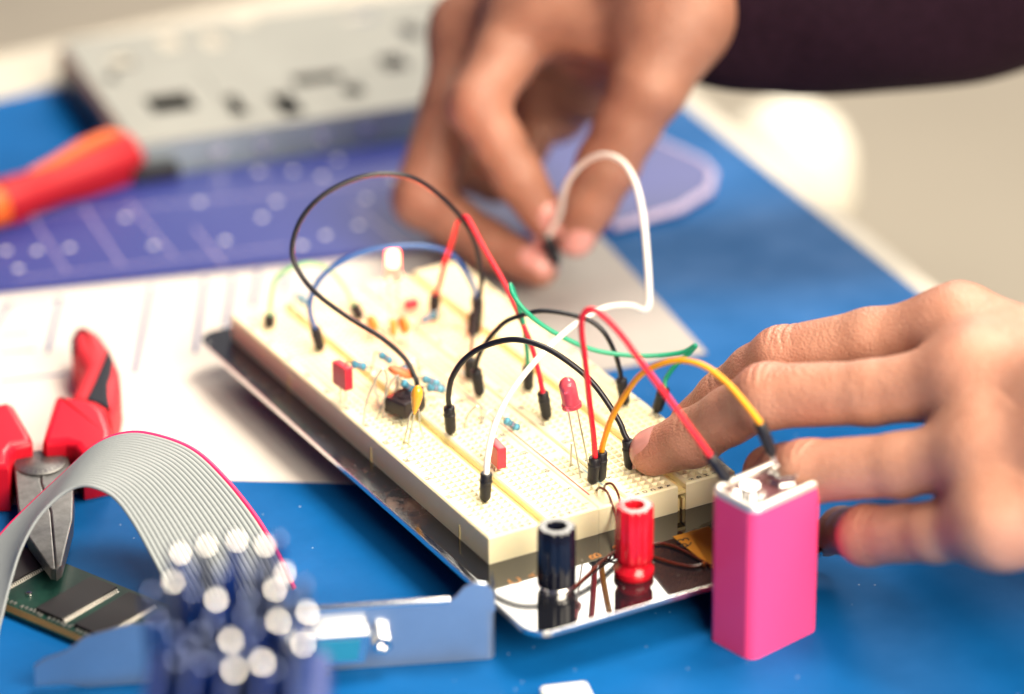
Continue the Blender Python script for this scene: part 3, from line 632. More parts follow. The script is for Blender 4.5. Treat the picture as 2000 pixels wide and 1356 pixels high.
inl = jaw([(168, 778), (186, 741), (205, 694), (211, 676), (221, 701), (218, 725), (211, 748), (211, 772), (215, 796), (195, 788)], 10, 14.5, 0.8, 'inlay', 'rubber_black'); inl.parent = h
inl = jaw([(139, 676), (138, 657), (150, 640), (166, 634), (156, 644), (148, 660), (148, 680)], 9.5, 13.6, 1.2, 'inlay', 'rubber_black'); inl.parent = h
jaw([(0, 795), (-30, 740), (-50, 690), (-90, 650), (-115, 670), (-105, 740), (-80, 800)], 0.3, 14, 4.2, 'handle', 'rubber_red')

# ------------------------------------------------------------------ ribbon cable
E1p = [(575, 1150, 1078), (545, 1085, 1080), (500, 1010, 1085), (440, 935, 1090), (380, 880, 1093), (310, 852, 1095), (250, 846, 1096), (190, 868, 1096), (120, 930, 1093), (60, 985, 1090), (10, 1035, 1086), (-50, 1110, 1080), (-95, 1200, 1072), (-100, 1300, 1066), (-70, 1400, 1060)]
E2p = [(355, 1200, 1062), (332, 1150, 1063), (300, 1088, 1065), (262, 1020, 1068), (225, 972, 1070), (185, 951, 1071), (150, 950, 1072), (112, 972, 1072), (72, 1015, 1071), (42, 1070, 1069), (22, 1130, 1066), (4, 1200, 1060), (-6, 1255, 1054), (8, 1310, 1046), (48, 1372, 1040)]
e1c = catmull([D(*p) for p in E1p], 7); e2c = catmull([D(*p) for p in E2p], 7)
RB = thing('ribbon_cable', tuple(P(545, 1085, 0)), 'grey flat ribbon cable with a red edge arching over the pliers tip', 'cable')
NW = 24; b = MB(); red = MB()
for k in range(NW):
    t_ = k/(NW-1); path = [a_*(1-t_)+c_*t_ for a_, c_ in zip(e1c, e2c)]
    rad = [max(0.3, (a_-c_).length/(NW-1)*0.45) for a_, c_ in zip(e1c, e2c)]
    (red if k == 0 else b).tube(path, rad, 8)
rb = b.build('conductors', 'ribbon_grey', RB, angle=180); red.build('red_edge_conductor', 'ribbon_red', RB, angle=180)
b = MB(); n_ = len(e1c); b.add(e1c+e2c, [(i, i+1, n_+i+1, n_+i) for i in range(n_-1)]); w_ = b.build('web', 'ribbon_grey', RB, angle=180)

# ------------------------------------------------------------------ memory module
ro = Vector((-119.9, 64.2, 0)); r1 = Vector((0.39, -0.92, 0)).normalized(); r2 = Vector((-r1.y, r1.x, 0)); Rr = Matrix((r1, r2, Vector((0, 0, 1)))).transposed()
RAM = thing('memory_module', tuple(ro), 'green memory module with black chips lying in the arch of the ribbon cable', 'memory module')
def rp(u, v, z): return ro+r1*u+r2*v+Vector((0, 0, z))
b = MB(); b.box(rp(28, 15, 1.2), (135, 30, 1.2), Rr, 0.15, 1); b.build('circuit_board', 'pcb_green', RAM)
b = MB()
for k in range(128): b.box(rp(-38+k*1.03, 1.6, 1.84), (0.72, 2.6, 0.06), Rr)
b.build('gold_contacts', 'gold', RAM, smooth=False)
for cx_, cy_ in ((22, 1116), (141, 1174), (212, 1207), (283, 1240)):
    c = P(cx_, cy_, 2.6); u_ = (c-ro).dot(r1); v_ = 16.2
    b = MB(); b.box(rp(u_, v_, 2.5), (10.0, 22.2, 1.1), Rr, 0.12, 1); ch = b.build('memory_chip', 'chip', RAM)
    for s_ in (-1, 1):
        b = MB()
        for k in range(27):
            vv = v_-10.4+k*0.8; b.add([rp(u_+s_*5, vv-.27, 2.5), rp(u_+s_*5.5, vv-.27, 2.4), rp(u_+s_*5.6, vv-.27, 1.9), rp(u_+s_*6.1, vv-.27, 1.85), rp(u_+s_*5, vv+.27, 2.5), rp(u_+s_*5.5, vv+.27, 2.4), rp(u_+s_*5.6, vv+.27, 1.9), rp(u_+s_*6.1, vv+.27, 1.85)],
                  [(0, 1, 5, 4), (1, 2, 6, 5), (2, 3, 7, 6)])
        q = b.build('pin_row', 'rim_metal', RAM, smooth=False); q.parent = ch
b = MB()
for k in range(60):
    if k % 7 != 3: b.box(rp(-12+k*1.5+random.uniform(-.2, .2), 4.3+random.uniform(-.25, .25), 2.0), (0.7, 1.3, 0.5), Rr, .08, 1)
b.build('resistor_row', 'tin', RAM, smooth=False)
b = MB(); c = P(57, 1161, 1.9); b.lathe(c, (0, 0, 1), [(0, 1.0), (0.5, 0.9), (0.55, .4)], 14); b.build('solder_pad', 'bright_metal', RAM)

# ------------------------------------------------------------------ slot bracket
k0 = Vector((-127, 22, 0)); k1 = Vector((-4.0, -28.2, 0)); kd = (k1-k0).normalized(); kn = Vector((kd.y, -kd.x, 0))
BK = thing('slot_bracket', tuple((k0+k1)/2), 'silver computer slot bracket standing on edge in front of the memory module', 'bracket')
def kp(s_, n_, z): return k0+kd*s_+kn*n_+Vector((0, 0, z))
def kprism(poly, n0, n1, name, m, parent=BK):
    L_ = len(poly); b = MB(); b.add([kp(s_, n0, z) for s_, z in poly]+[kp(s_, n1, z) for s_, z in poly], [tuple(range(L_))[::-1], tuple(range(L_, 2*L_))]+[(i, (i+1) % L_, L_+(i+1) % L_, L_+i) for i in range(L_)]); return b.build(name, m, parent)
kprism([(0, 1.5), (0, 7.5), (3, 9.5), (9, 11.5), (14, 15.5), (26, 18.4), (122, 18.4), (122, 0.1), (14, 0.1), (8, 1.5)], 0, 0.9, 'plate', 'bracket')
b = MB()
arc = [(122+2.5*math.sin(a), -2.5+2.5*math.cos(a)+0.9) for a in [i*math.pi/2/6 for i in range(7)]]+[(124.5, -10)]
for (s_, n_), (s2, n2) in zip(arc[:-1], arc[1:]):
    b.add([kp(s_, n_, 0.1), kp(s2, n2, 0.1), kp(s2, n2, 22), kp(s_, n_, 22 if s_ > 122.5 else 18.4)], [(0, 1, 2, 3)])
b.build('bend', 'bracket', BK, angle=180)
kprism([(111, 18.4), (114, 20.5), (116, 23), (119, 24.2), (122, 23.6), (124, 21), (124.4, 15), (119, 15)], 0.2, 1.0, 'ear', 'bracket')
dc = P(655, 1262, 8.5); ds = (dc-k0).dot(kd)
def dsh(sc): return [(ds+x*sc, 9.2+z*sc) for x, z in ((-9, 4.2), (9, 4.2), (7.6, -4.2), (-7.6, -4.2))]
kprism(dsh(1.0), 0.9, 6.2, 'connector_shell', 'bright_metal'); kprism(dsh(0.74), 6.15, 6.4, 'connector_insert', 'dsub_blue')
for sx_ in (-12.5, 12.5):
    b = MB(); b.lathe(kp(ds+sx_, 0.9, 9.2), kn, [(0, 2.8), (4.6, 2.8), (5, 2.4), (5, 1.3), (3, 1.2)], 6); b.build('jack_screw', 'bright_metal', BK)
kprism([(40, 18.4), (40, 19.3), (112, 19.3), (112, 18.45)], -1.2, 1.0, 'folded_lip', 'bright_metal')

# ------------------------------------------------------------------ blue pin heat sink close to the lens
PINS = [(345, 1075, 906), (395, 1060, 906), (455, 1050, 906), (510, 1060, 906), (549, 1112, 905), (329, 1131, 892), (415, 1165, 888), (530, 1145, 890), (594, 1190, 892), (443, 1245, 874), (536, 1207, 880), (449, 1302, 862), (504, 1288, 866), (584, 1252, 878),
        (541, 1047, 915), (480, 1162, 888), (372, 1150, 892), (590, 1135, 900), (334, 1230, 876), (386, 1230, 876), (493, 1222, 878), (340, 1282, 864), (392, 1290, 864), (290, 1150, 900), (430, 1110, 898), (490, 1108, 898), (365, 1105, 900), (560, 1160, 894), (300, 1200, 882), (410, 1200, 882), (470, 1195, 884), (560, 1225, 876), (420, 1275, 868), (475, 1262, 870), (530, 1300, 862), (365, 1260, 868)]
tips = [D(*p) for p in PINS]; hc = sum(tips, Vector())/len(tips)
HS = thing('heat_sink', (hc.x, hc.y, 0), 'blue pin heat sink with shiny pin tips, blurred close to the camera', 'heat sink')
Rh = Matrix.Rotation(-HEAD, 3, 'Z')
b = MB(); b.box((hc.x, hc.y, 35), (44, 40, 70), Rh, 3); b.build('base', 'sink_blue', HS)
for k, p in enumerate(tips):
    b = MB(); b.tube([Vector((p.x, p.y, 60)), Vector((p.x, p.y, p.z-0.6))], 1.95 if k < 14 else 1.35, 14); q = b.build('pin', 'sink_pin' if k % 2 else 'sink_blue', HS)
    b = MB(); rr = 0.7 if k < 14 else 0.3; R_ = 3.9 if k < 14 else 2.6
    b.lathe(Vector((p.x, p.y, p.z-0.6)), Vector((random.uniform(-.03, .03), random.uniform(-.03, .03), 1)), [(0.0, R_*0.52)]+[(0.1+R_*(math.cos(a_)-math.cos(0.54)), R_*math.sin(a_)) for a_ in [0.54, 0.45, 0.34, 0.22, 0.11, 0.01]], 18); q2 = b.build('polished_tip', 'bright_metal' if rr > 0.5 else 'sink_tip', HS); q2.parent = q
for k in range(5):
    a_ = D(300+70*k, 1330+6*(k % 2), 858); b = MB(); b.box(Vector((a_.x, a_.y, a_.z-22)), (1.4, 26, 44), Rh, .3); b.build('fin', 'sink_blue', HS)

# ------------------------------------------------------------------ small white connector at the bottom edge
wc = P(1106, 1366, 3); b = MB(); b.box(wc+Vector((0, 0, 0)), (13, 8, 5.6), Matrix.Rotation(-0.3, 3, 'Z'), 1.2); 
o = b.build('plug_housing', 'chair_white', origin=(wc.x, wc.y, 0)); tag(o, 'small white plastic plug housing cut off by the bottom picture edge', 'connector')

# ------------------------------------------------------------------ slim drive, screwdriver, drawing template
da = -0.164; d1 = Vector((math.cos(da), math.sin(da), 0)); d2 = Vector((-d1.y, d1.x, 0)); do = P(262, 283, 15.0); do.z = 0; Rd = Matrix((d1, d2, Vector((0, 0, 1)))).transposed()
DR = thing('disc_drive', tuple(do), 'slim grey metal disc drive with dark cutouts lying behind the hand', 'disc drive')
def dp(u, v, z): return do+d1*u+d2*v+Vector((0, 0, z))
cuts = []
for cx_, cy_, sx_, sy_ in ((332, 200, 74, 34), (236, 120, 36, 28), (330, 80, 36, 34), (415, 78, 34, 32), (458, 205, 26, 40), (560, 204, 36, 44), (618, 152, 84, 18), (768, 122, 42, 30), (700, 30, 50, 20), (216, 150, 18, 18), (690, 175, 30, 22), (480, 40, 40, 14), (800, 60, 30, 30)):
    w3 = P(cx_, cy_, 15.0)-do; cuts.append((round(w3.dot(d1), 2), round(w3.dot(d2), 2), round(sx_/4.6, 2), round(sy_/2.1, 2)))
xs = sorted({0, 146} | {round(v, 2) for c in cuts for v in (c[0]-c[2]/2, c[0]+c[2]/2)}); ys = sorted({0, 98} | {round(v, 2) for c in cuts for v in (c[1]-c[3]/2, c[1]+c[3]/2)})
b = MB(); top = MB(); hs_ = {(i, j) for i in range(len(xs)-1) for j in range(len(ys)-1) if any(abs((xs[i]+xs[i+1])/2-c[0]) < c[2]/2 and abs((ys[j]+ys[j+1])/2-c[1]) < c[3]/2 for c in cuts)}
for i in range(len(xs)-1):
    for j in range(len(ys)-1):
        if (i, j) in hs_: continue
        x0, x1, y0, y1 = xs[i], xs[i+1], ys[j], ys[j+1]
        top.add([dp(x0, y0, 15), dp(x1, y0, 15), dp(x1, y1, 15), dp(x0, y1, 15), dp(x0, y0, 14.2), dp(x1, y0, 14.2), dp(x1, y1, 14.2), dp(x0, y1, 14.2)], [(0, 1, 2, 3), (7, 6, 5, 4), (4, 5, 1, 0), (5, 6, 2, 1), (6, 7, 3, 2), (7, 4, 0, 3)])
top.build('cover', 'drive_top', DR, smooth=False)
b = MB(); b.box(dp(73, 49, 3), (143, 95, 5.6), Rd); b.build('chassis', 'drive_dark', DR)
b = MB(); b.box(dp(73, 0.6, 7.2), (146, 1.1, 13.9), Rd, .2, 1); b.box(dp(145.4, 49, 7.2), (1.1, 96, 13.9), Rd, .2, 1); sdw = b.build('side_wall', 'drive_side', DR)
for u_ in (30, 46, 68, 84, 112):
    b = MB(); b.lathe(dp(u_, 0.1, 8), -d2, [(0, 2.6), (0.5, 2.4), (0.5, 1.1), (0.2, 1.0)], 18); q = b.build('screw', 'silver' if u_ != 68 else 'bright_metal', DR); q.parent = sdw
b = MB(); b.box(dp(-1.6, 49, 7.4), (3.2, 97, 14.4), Rd, .6); b.build('bezel', 'bezel', DR)
for u_, v_, sx_, sy_ in ((92, 40, 30, 1.2), (40, 40, 1.2, 40)):
    b = MB(); b.box(dp(u_, v_, 15.15), (sx_, sy_, 0.5), Rd, .2, 1); b.build('rib', 'drive_top', DR)
# added dark block standing in for shadow at the drive's front corner
b = MB(); b.box(dp(6, -4, 6.0), (16, 7, 5), Rd, .6); b.build('corner_shade_block', 'drive_dark', DR)

sd0 = P(258, 300, 9.5); sd1 = P(-70, 425, 9.5); sv = sd1-sd0
SD = thing('screwdriver', tuple(Vector((sd0.x, sd0.y, 0))), 'red and orange screwdriver handle lying in front of the disc drive', 'screwdriver')
L = sv.length; b = MB(); mod = lambda t, h: 1+0.05*math.cos(6*t)
b.lathe(sd0, sv, [(0, 3), (0.6, 6.5), (2.5, 8.8), (10, 9.5), (22, 9.0), (34, 7.4), (46, 7.2), (56, 8.2), (60, 7.6)], 48, mod=mod); h = b.build('handle', 'driver_red', SD)
b = MB(); side = Vector((0, 0, 1)); pts = [sd0+sv.normalized()*t_+side*r_ for t_, r_ in ((4, 8.0), (10, 8.9), (22, 8.4), (34, 6.8), (46, 6.6))]; pts = [p+UP*0.2 for p in pts]
b.tube(pts, [1.2, 3.0, 3.2, 2.6, 1.2], 12); q = b.build('grip_stripe', 'driver_orange', SD); q.parent = h
b = MB(); b.lathe(sd0+sv.normalized()*60, sv, [(0, 7.4), (2, 7.6), (7, 6.6), (9, 4)], 24); b.build('collar', 'driver_orange', SD)
b = MB(); b.tube([sd0+sv.normalized()*66, sd0+sv.normalized()*150], 2.6, 14); b.build('shank', 'silver', SD)
b = MB(); b.lathe(sd0-sv.normalized()*1.5, sv, [(0, 2.5), (0.4, 5.6), (2.4, 7.2)], 24); b.build('end_cap', 'driver_red', SD)

TP = [(-160, 293), (51, 231), (159, 200.5), (186, 202), (203, 210), (212, 222), (214, 232), (211, 250), (206, 286), (90, 307), (35, 316), (-140, 366)]
TM = thing('drawing_template', (40, 262, 0), 'translucent violet blue plastic drawing template with rounded corner and pale dots', 'template')
b = MB(); b.prism(TP, 0.7, 2.8, bev=0.5, seg=2); b.build('sheet', 'template', TM)
b = MB(); b.tube([Vector((x, y, 1.9)) for x, y in TP[2:9]], 1.5, 10); b.build('pale_rim', 'template_edge', TM, angle=180)
for x, y in ((12, 490), (72, 490), (136, 484), (36, 525), (512, 425), (540, 394), (636, 460), (715, 388), (660, 312), (505, 335), (572, 335), (630, 345), (390, 395), (245, 425), (440, 470), (700, 440), (770, 350), (590, 480), (300, 480)):
    b = MB(); b.lathe(P(x, y, 2.82), (0, 0, 1), [(0, 1.25), (0.12, 1.25)], 16); b.build('dot', 'dot_white', TM)
b = MB()
for (x0, y0), (x1, y1) in (((0, 430), (820, 350)), ((30, 545), (560, 480)), ((160, 400), (240, 520)), ((60, 420), (130, 530)), ((250, 395), (340, 500)), ((380, 445), (440, 520)), ((690, 400), (790, 480))):
    a_, c_ = P(x0, y0, 2.83), P(x1, y1, 2.83); u = (c_-a_).normalized(); s_ = Vector((-u.y, u.x, 0))*0.22
    b.add([a_-s_, c_-s_, c_+s_, a_+s_], [(0, 1, 2, 3)])
b.build('scale_line', 'template_edge', TM, smooth=False)

# ------------------------------------------------------------------ white chair arm beyond the table edge
ca = D(1540, 318, 1500)
CH = thing('chair_arm', (ca.x, ca.y, -725), 'white rounded chair arm beyond the right edge of the table', 'chair')
b = MB(); pts = [ca+RT*-2+UP*2, ca+UP*-3, ca+FH*5+UP*-9]
b.lathe(ca-Vector((0, 0, 24)), (0, 0, 1), [(0, 20), (4, 25), (14, 27), (30, 26), (40, 21), (46, 13), (49, 4)], 32); b.build('armrest', 'chair_white', CH)
b = MB(); b.tube([Vector((ca.x, ca.y, -725)), Vector((ca.x, ca.y, ca.z-20))], 14, 20); b.build('post', 'chair_white', CH)

# ------------------------------------------------------------------ hands: signed distance field -> surface nets
def surface_nets(F, origin, vox):
    nx, ny, nz = F.shape; ins = F < 0
    c = [F[i:nx-1+i, j:ny-1+j, k:nz-1+k] for i in (0, 1) for j in (0, 1) for k in (0, 1)]
    ic = sum((a < 0).astype(np.int8) for a in c); act = (ic > 0) & (ic < 8)
    ids = -np.ones(act.shape, np.int64); I = np.argwhere(act); ids[act] = np.arange(len(I))
    offs = np.array([(i, j, k) for i in (0, 1) for j in (0, 1) for k in (0, 1)], float)
    val = np.stack([a[act] for a in c], 1); acc = np.zeros((len(I), 3)); cnt = np.zeros(len(I))
    for a in range(8):
        for b_ in range(a+1, 8):
            if np.abs(offs[a]-offs[b_]).sum() != 1: continue
            va, vb = val[:, a], val[:, b_]; x = (va < 0) != (vb < 0); t = np.where(x, va/np.where(x, va-vb, 1), 0)
            acc[x] += (offs[a]+(offs[b_]-offs[a])*t[:, None])[x]; cnt[x] += 1
    Vv = origin+(I+acc/cnt[:, None])*vox; Q = []
    for ax in range(3):
        s0 = [slice(None)]*3; s1 = [slice(None)]*3; s0[ax] = slice(0, -1); s1[ax] = slice(1, None)
        a, b_ = ins[tuple(s0)], ins[tuple(s1)]; E_ = np.argwhere(a != b_); o1, o2 = [(1, 2), (2, 0), (0, 1)][ax]
        E_ = E_[(E_[:, o1] > 0) & (E_[:, o2] > 0) & (E_[:, o1] < F.shape[o1]-1) & (E_[:, o2] < F.shape[o2]-1)]
        fl = a[tuple(E_.T)]
        def g(d1_, d2_):
            e = E_.copy(); e[:, o1] -= d1_; e[:, o2] -= d2_; return ids[tuple(e.T)]
        q = np.stack([g(1, 1), g(0, 1), g(0, 0), g(1, 0)], 1); q[~fl] = q[~fl][:, ::-1]; Q.append(q)
    return Vv, np.concatenate(Q)
def sdf_mesh(prims, vox=0.9, iters=3):
    A = np.array([min(p[0][i]-p[2], p[1][i]-p[3]) if True else 0 for p in prims for i in range(3)]).reshape(-1, 3)
    lo = np.min([np.minimum(np.array(p[0])-p[2], np.array(p[1])-p[3]) for p in prims], 0)-4; hi = np.max([np.maximum(np.array(p[0])+p[2], np.array(p[1])+p[3]) for p in prims], 0)+4
    n = np.ceil((hi-lo)/vox).astype(int)+1; F = np.full(n, 30.0, np.float32)
    for (a, c, ra, rb, k) in prims:
        a = np.array(a, float); c = np.array(c, float); m = max(ra, rb)+k+3
        i0 = np.maximum(((np.minimum(a, c)-m-lo)/vox).astype(int), 0); i1 = np.minimum(((np.maximum(a, c)+m-lo)/vox).astype(int)+2, n)
        g = np.stack(np.meshgrid(*[np.arange(i0[i], i1[i])*vox+lo[i] for i in range(3)], indexing='ij'), -1)
        ab = c-a; L2 = max(ab@ab, 1e-9); t = np.clip(((g-a)@ab)/L2, 0, 1); d = np.linalg.norm(g-a-t[..., None]*ab, axis=-1)-(ra+(rb-ra)*t)
        s = tuple(slice(i0[i], i1[i]) for i in range(3)); f = F[s]; h = np.clip(0.5+0.5*(f-d)/k, 0, 1); F[s] = f*(1-h)+d*h-k*h*(1-h)
    Vv, Q = surface_nets(F, lo, vox)
    e = np.concatenate([Q[:, [0, 1]], Q[:, [1, 2]], Q[:, [2, 3]], Q[:, [3, 0]]])
    for _ in range(iters):
        sm = np.zeros_like(Vv); ct = np.zeros(len(Vv)); np.add.at(sm, e[:, 0], Vv[e[:, 1]]); np.add.at(ct, e[:, 0], 1); np.add.at(sm, e[:, 1], Vv[e[:, 0]]); np.add.at(ct, e[:, 1], 1)
        Vv = Vv*0.4+sm/ct[:, None]*0.6
    return Vv, Q
def vnormals(Vv, Q):
    fn = np.cross(Vv[Q[:, 2]]-Vv[Q[:, 0]], Vv[Q[:, 3]]-Vv[Q[:, 1]]); n = np.zeros_like(Vv)
    for k in range(4): np.add.at(n, Q[:, k], fn)
    return n/np.maximum(np.linalg.norm(n, axis=1, keepdims=True), 1e-9)
def chain(pts, k=3.0, segs=True):
    """pts: (Vector, radius) joints -> round-cone prims"""
    return [(tuple(p), tuple(q), r, s, k) for (p, r), (q, s) in zip(pts[:-1], pts[1:])]
def hand(root, prims, creases, blush, skin, vox=0.9):
    Vv, Q = sdf_mesh(prims, vox)
    N = vnormals(Vv, Q)
    for (c, ax, R, depth, width, wav) in creases:
        c = np.array(c); ax = np.array(ax)/np.linalg.norm(ax); d = Vv-c; s = d@ax; rad = np.linalg.norm(d-s[:, None]*ax, axis=1)
        ph = np.sin(Vv[:, 0]*0.22+Vv[:, 2]*0.40+wav*2.1)*0.55+np.sin(Vv[:, 1]*0.8+wav)*0.12
        mask = np.clip((R-np.linalg.norm(d, axis=1))/(R*0.4), 0, 1)
        Vv = Vv-N*(depth*np.exp(-((s+ph)/width)**2)*mask)[:, None]
    bl = np.zeros(len(Vv))
    for c, R, a in blush: bl = np.maximum(bl, a*np.exp(-(np.linalg.norm(Vv-np.array(c), axis=1)/R)**2))
    base = np.array(root['_b']); me = bpy.data.meshes.new('body'); me.from_pydata(((Vv-base)*S).tolist(), [], Q.tolist()); me.materials.append(M[skin]); me.shade_smooth()
    at = me.attributes.new('blush', 'FLOAT', 'POINT'); at.data.foreach_set('value', bl.astype(np.float32)); me.update()
    o = bpy.data.objects.new('body', me); COL.objects.link(o); o.parent = root; o['_b'] = tuple(root['_b'])
    return o, Vv, Q
from mathutils.bvhtree import BVHTree
def nail(root, bodyo, bvh, center, axis, normal, length, width, m='nail'):
    """curved plate laid on the finger surface"""
    ax = Vector(axis).normalized(); nm = Vector(normal); nm = (nm-ax*nm.dot(ax)).normalized(); sd = ax.cross(nm); nu, nv = 14, 12; vs_ = []
    for i in range(nu+1):
        u = i/nu*2-1
        for j in range(nv+1):
            v = j/nv*2-1
            wv = width/2*(1-0.10*max(0, -u))*math.sqrt(max(0.0, 1-0.42*abs(u)**3.5)); p = Vector(center)+ax*(u*length/2*(1-0.16*v*v*(1 if u > 0 else 1)))+sd*(v*wv)
            hit = bvh.ray_cast(p+nm*12, -nm)
            q = hit[0] if hit[0] is not None else p
            edge = max(abs(u)**4, abs(v)**4); vs_.append(Vector(q)+nm*(0.38-0.42*edge))
    b = MB(); b.add(vs_, [(i*(nv+1)+j, (i+1)*(nv+1)+j, (i+1)*(nv+1)+j+1, i*(nv+1)+j+1) for i in range(nu) for j in range(nv)]); q = b.build('nail', m, root, angle=180); q.parent = bodyo; return q

# near hand (left hand reaching in from the right, palm down)
I = [(D(1872, 648, 1058), 10.6), (D(1700, 664, 1068), 8.7), (D(1527, 700, 1080), 8.9), (D(1475, 728, 1088), 7.8), (D(1415, 778, 1097), 7.9), (D(1352, 826, 1106), 6.6)]
Md = [(D(1905, 740, 1034), 11.0), (D(1700, 768, 1047), 8.8), (D(1497, 774, 1060), 9.1), (D(1425, 812, 1073), 7.9), (D(1352, 856, 1084), 8.1), (D(1276, 884, 1092), 6.8)]
Rg = [(D(1930, 882, 1020), 10.8), (D(1760, 908, 1032), 8.5), (D(1575, 922, 1046), 8.7), (D(1540, 922, 1057), 7.8), (D(1506, 924, 1068), 7.4), (D(1482, 955, 1084), 6.0)]
Lt = [(D(1955, 1018, 1010), 10.0), (D(1830, 1040, 1024), 8.0), (D(1694, 1046, 1042), 8.1), (D(1665, 1040, 1056), 6.6), (D(1645, 1036, 1067), 6.3), (D(1614, 1050, 1080), 5.4)]
Th = [(D(2150, 740, 1062), 15), (D(1960, 745, 1085), 11), (D(1860, 760, 1102), 9), (D(1790, 775, 1112), 7.4)]
HN = thing('person', tuple(P(1276, 884, ZB)), 'left hand of a person pressing a fingertip on the board behind the battery', 'person')
prims = []
for fch in (I, Md, Rg, Lt): prims += chain(fch, 2.6)
prims += chain(Th, 3)
wr = [(D(2190, 790, 1018), 17), (D(2205, 835, 1010), 18), (D(2215, 900, 1002), 17), (D(2225, 960, 998), 15)]
for (p, r), (q, s_) in zip((I[0], Md[0], Rg[0], Lt[0]), wr): prims.append((tuple(p), tuple(q), r+1.5, s_, 9.0))
for a_, c_ in ((I, Md), (Md, Rg), (Rg, Lt)):
    prims.append((tuple(a_[0][0]-UP*1), tuple(c_[0][0]-UP*1), 9.0, 9.0, 8.0))
    prims.append((tuple(a_[0][0]*0.86+a_[1][0]*0.14-UP*3), tuple(c_[0][0]*0.86+c_[1][0]*0.14-UP*1), 6.0, 6.0, 7.0))
for fch, (q, s_) in zip((I, Md, Rg, Lt), wr):           # knuckle heads and extensor tendons
    m0 = fch[0][0]; k_ = m0+UP*fch[0][1]*0.42-FW*1.5
    prims.append((tuple(k_), tuple(k_+RT*1.0), 7.6, 7.6, 3.5)); prims.append((tuple(m0+UP*(fch[0][1]-1.2)), tuple(q+UP*(s_-3.5)), 3.0, 3.0, 3.5))
prims.append((tuple(D(2190, 830, 1012)), tuple(D(2500, 860, 1000)), 25, 28, 12))
cr = []; bl = []
for fch in (I, Md, Rg, Lt):
    pip = fch[2][0]; ax = (fch[1][0]-fch[2][0]).normalized(); ax = (ax+(fch[2][0]-fch[3][0]).normalized()).normalized(); r = fch[2][1]
    top = pip+UP*r*0.8-FW*r*0.3
    for off, dep_ in ((-3.6, .22), (-1.6, .40), (0.5, .30), (2.4, .42), (4.5, .22)): cr.append((tuple(top+ax*off), tuple(ax), r*(1.15-0.06*abs(off)), dep_, 0.42, off))
    if fch in (Rg, Lt): bl += [(tuple(pip+UP*r), 9, .5)]; continue
    dip = fch[4][0]; ax2 = (fch[3][0]-fch[5][0]).normalized(); top2 = dip+UP*fch[4][1]*0.8-FW*fch[4][1]*0.3
    for off, dep_ in ((-1.4, .35), (0.6, .42), (2.2, .25)): cr.append((tuple(top2+ax2*off), tuple(ax2), fch[4][1]*1.1, dep_, 0.4, off))
    bl += [(tuple(pip+UP*r), 9, .55), (tuple(fch[5][0]), 9, .75), (tuple(fch[0][0]+UP*9), 13, .25)]
bodyn, Vn, Qn = hand(HN, prims, cr, bl, 'skin', 0.6)
bvh = BVHTree.FromPolygons([tuple(v) for v in Vn], [tuple(int(i) for i in q) for q in Qn])
nx_ = (Md[5][0]-Md[4][0]).normalized(); nail(HN, bodyn, bvh, Md[5][0]+nx_*1.2, nx_, (UP*0.75-RT*0.35-FW*0.55), 12.5, 10.5)

nsl = catmull([D(2400, 850, 1004), D(2800, 880, 990), D(3400, 930, 975), D(4300, 1000, 955)], 8)
b = MB(); b.tube(nsl, [30+0.6*i for i in range(len(nsl))], 36); b.build('shade_dark_forearm', 'shade_dark_forearm', HN, angle=180)  # unseen arm past the frame edge, reuses the far forearm's shade-dark colour

# far hand (right hand pinching the plug), forearm in shade as a dark tube
FTh = [(D(1325, 20, 1222), 16), (D(1268, 165, 1218), 12.4), (D(1226, 245, 1222), 10.2), (D(1187, 322, 1227), 10.0), (D(1152, 395, 1232), 8.6), (D(1124, 462, 1237), 6.8)]
FI = [(D(1040, 20, 1252), 12.5), (D(985, 110, 1242), 10.6), (D(932, 205, 1233), 9.7), (D(972, 275, 1233), 8.2), (D(1012, 345, 1235), 8.1), (D(1064, 424, 1240), 7.0)]
FM = [(D(918, 60, 1280), 11.5), (D(880, 210, 1270), 9.8), (D(824, 388, 1262), 9.8), (D(885, 432, 1258), 8.2), (D(952, 477, 1254), 8.0), (D(1052, 522, 1246), 6.6)]
FR = [(D(975, 40, 1298), 12), (D(930, 180, 1296), 10), (D(905, 318, 1294), 9.6), (D(968, 345, 1290), 8.6), (D(1030, 290, 1284), 7.4)]
FL = [(D(1060, 20, 1310), 11), (D(1030, 130, 1312), 8.5), (D(1020, 220, 1308), 8), (D(1070, 235, 1298), 7), (D(1095, 200, 1288), 6)]
HF = thing('person', (P(1088, 518, 0).x, P(1088, 518, 0).y, 0), 'right hand of a person, forearm coloured dark as shade, pinching the white wire plug', 'person')
prims = []
for fch in (FTh, FI, FM): prims += chain(fch, 2.8)
for fch in (FR, FL): prims += chain(fch, 2.2)
wc_ = D(1330, -75, 1240)
for fch, s_ in ((FI, 22), (FM, 22), (FR, 22), (FL, 20)): prims.append((tuple(fch[0][0]), tuple(wc_), fch[0][1]+1, s_, 10))
prims.append((tuple(D(1070, 40, 1240)), tuple(D(1260, 70, 1226)), 10, 11, 9))
prims.append((tuple(D(1130, 60, 1262)), tuple(D(1230, 60, 1250)), 15, 18, 8))
prims.append((tuple(D(1105, 90, 1278)), tuple(D(1085, 205, 1290)), 17, 13, 6)); prims.append((tuple(D(1160, 90, 1268)), tuple(D(1150, 170, 1276)), 16, 12, 6))
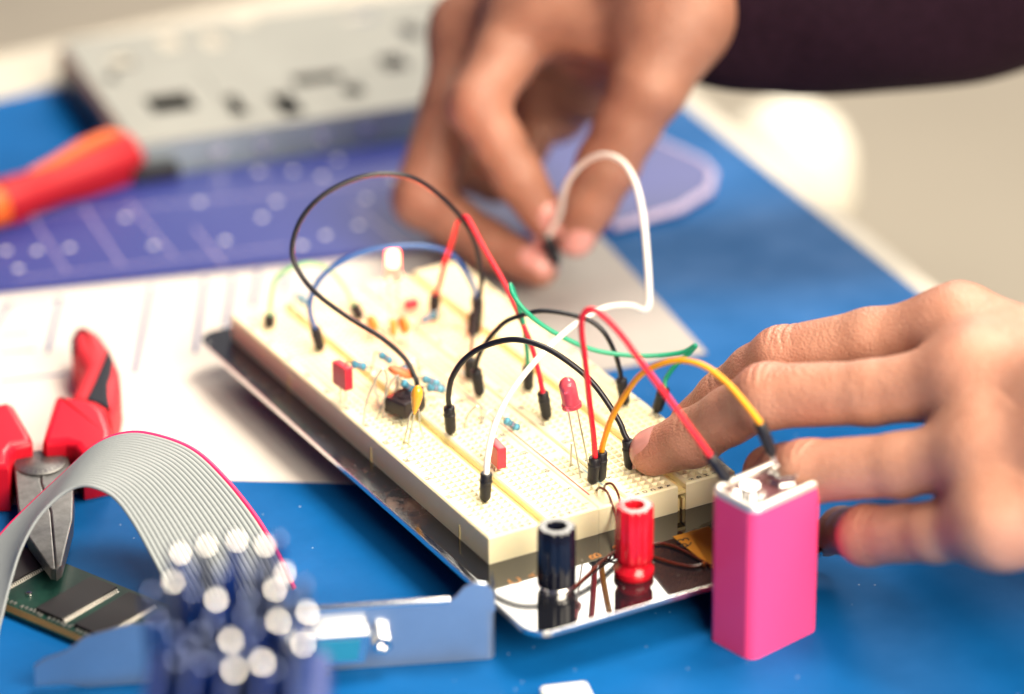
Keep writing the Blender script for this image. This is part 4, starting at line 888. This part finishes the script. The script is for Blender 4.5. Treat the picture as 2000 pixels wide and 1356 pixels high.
prims.append((tuple(wc_), tuple(D(1560, -95, 1250)), 25, 28, 14)); prims.append((tuple(FTh[0][0]), tuple(wc_), 16, 22, 14))
cr = []; bl = []
for fch in (FI, FM):
    pip = fch[2][0]; ax = ((fch[1][0]-fch[2][0]).normalized()+(fch[2][0]-fch[3][0]).normalized()).normalized(); r = fch[2][1]; top = pip-RT*r*0.8
    for off in (-2.4, 0, 2.4): cr.append((tuple(top+ax*off), tuple(ax), r*1.1, .3, .6, off))
    bl += [(tuple(fch[5][0]), 10, .5), (tuple(pip), 10, .3)]
bl.append((tuple(FTh[5][0]), 10, .5))
bodyf, Vf, Qf = hand(HF, prims, cr, bl, 'skin_shaded', 1.0)
bvh = BVHTree.FromPolygons([tuple(v) for v in Vf], [tuple(int(i) for i in q) for q in Qf])
for fch, nrm, ln, wd in ((FI, -FW*0.8-RT*0.1+UP*0.5, 12, 9.5), (FM, -FW*0.85+UP*0.45, 12, 9.0), (FTh, -FW*0.9+RT*0.35+UP*0.25, 13, 10)):
    ax = (fch[5][0]-fch[4][0]).normalized(); nail(HF, bodyf, bvh, fch[5][0]+ax*0.5, ax, nrm, ln, wd)
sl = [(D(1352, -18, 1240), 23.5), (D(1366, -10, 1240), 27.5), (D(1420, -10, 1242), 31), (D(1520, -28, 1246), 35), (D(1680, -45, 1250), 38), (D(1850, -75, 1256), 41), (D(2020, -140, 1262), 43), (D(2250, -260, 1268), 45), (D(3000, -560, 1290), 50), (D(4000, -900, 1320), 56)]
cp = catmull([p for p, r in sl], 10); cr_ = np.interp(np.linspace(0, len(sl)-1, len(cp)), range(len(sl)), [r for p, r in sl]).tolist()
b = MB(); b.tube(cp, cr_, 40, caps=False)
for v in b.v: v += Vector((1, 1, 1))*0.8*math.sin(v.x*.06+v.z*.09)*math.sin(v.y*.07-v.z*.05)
q = b.build('shade_dark_forearm', 'shade_dark_forearm', HF, angle=180)  # tube over the forearm, its shade put into the near-black colour

for o in bpy.data.objects:
    if '_b' in o: del o['_b']
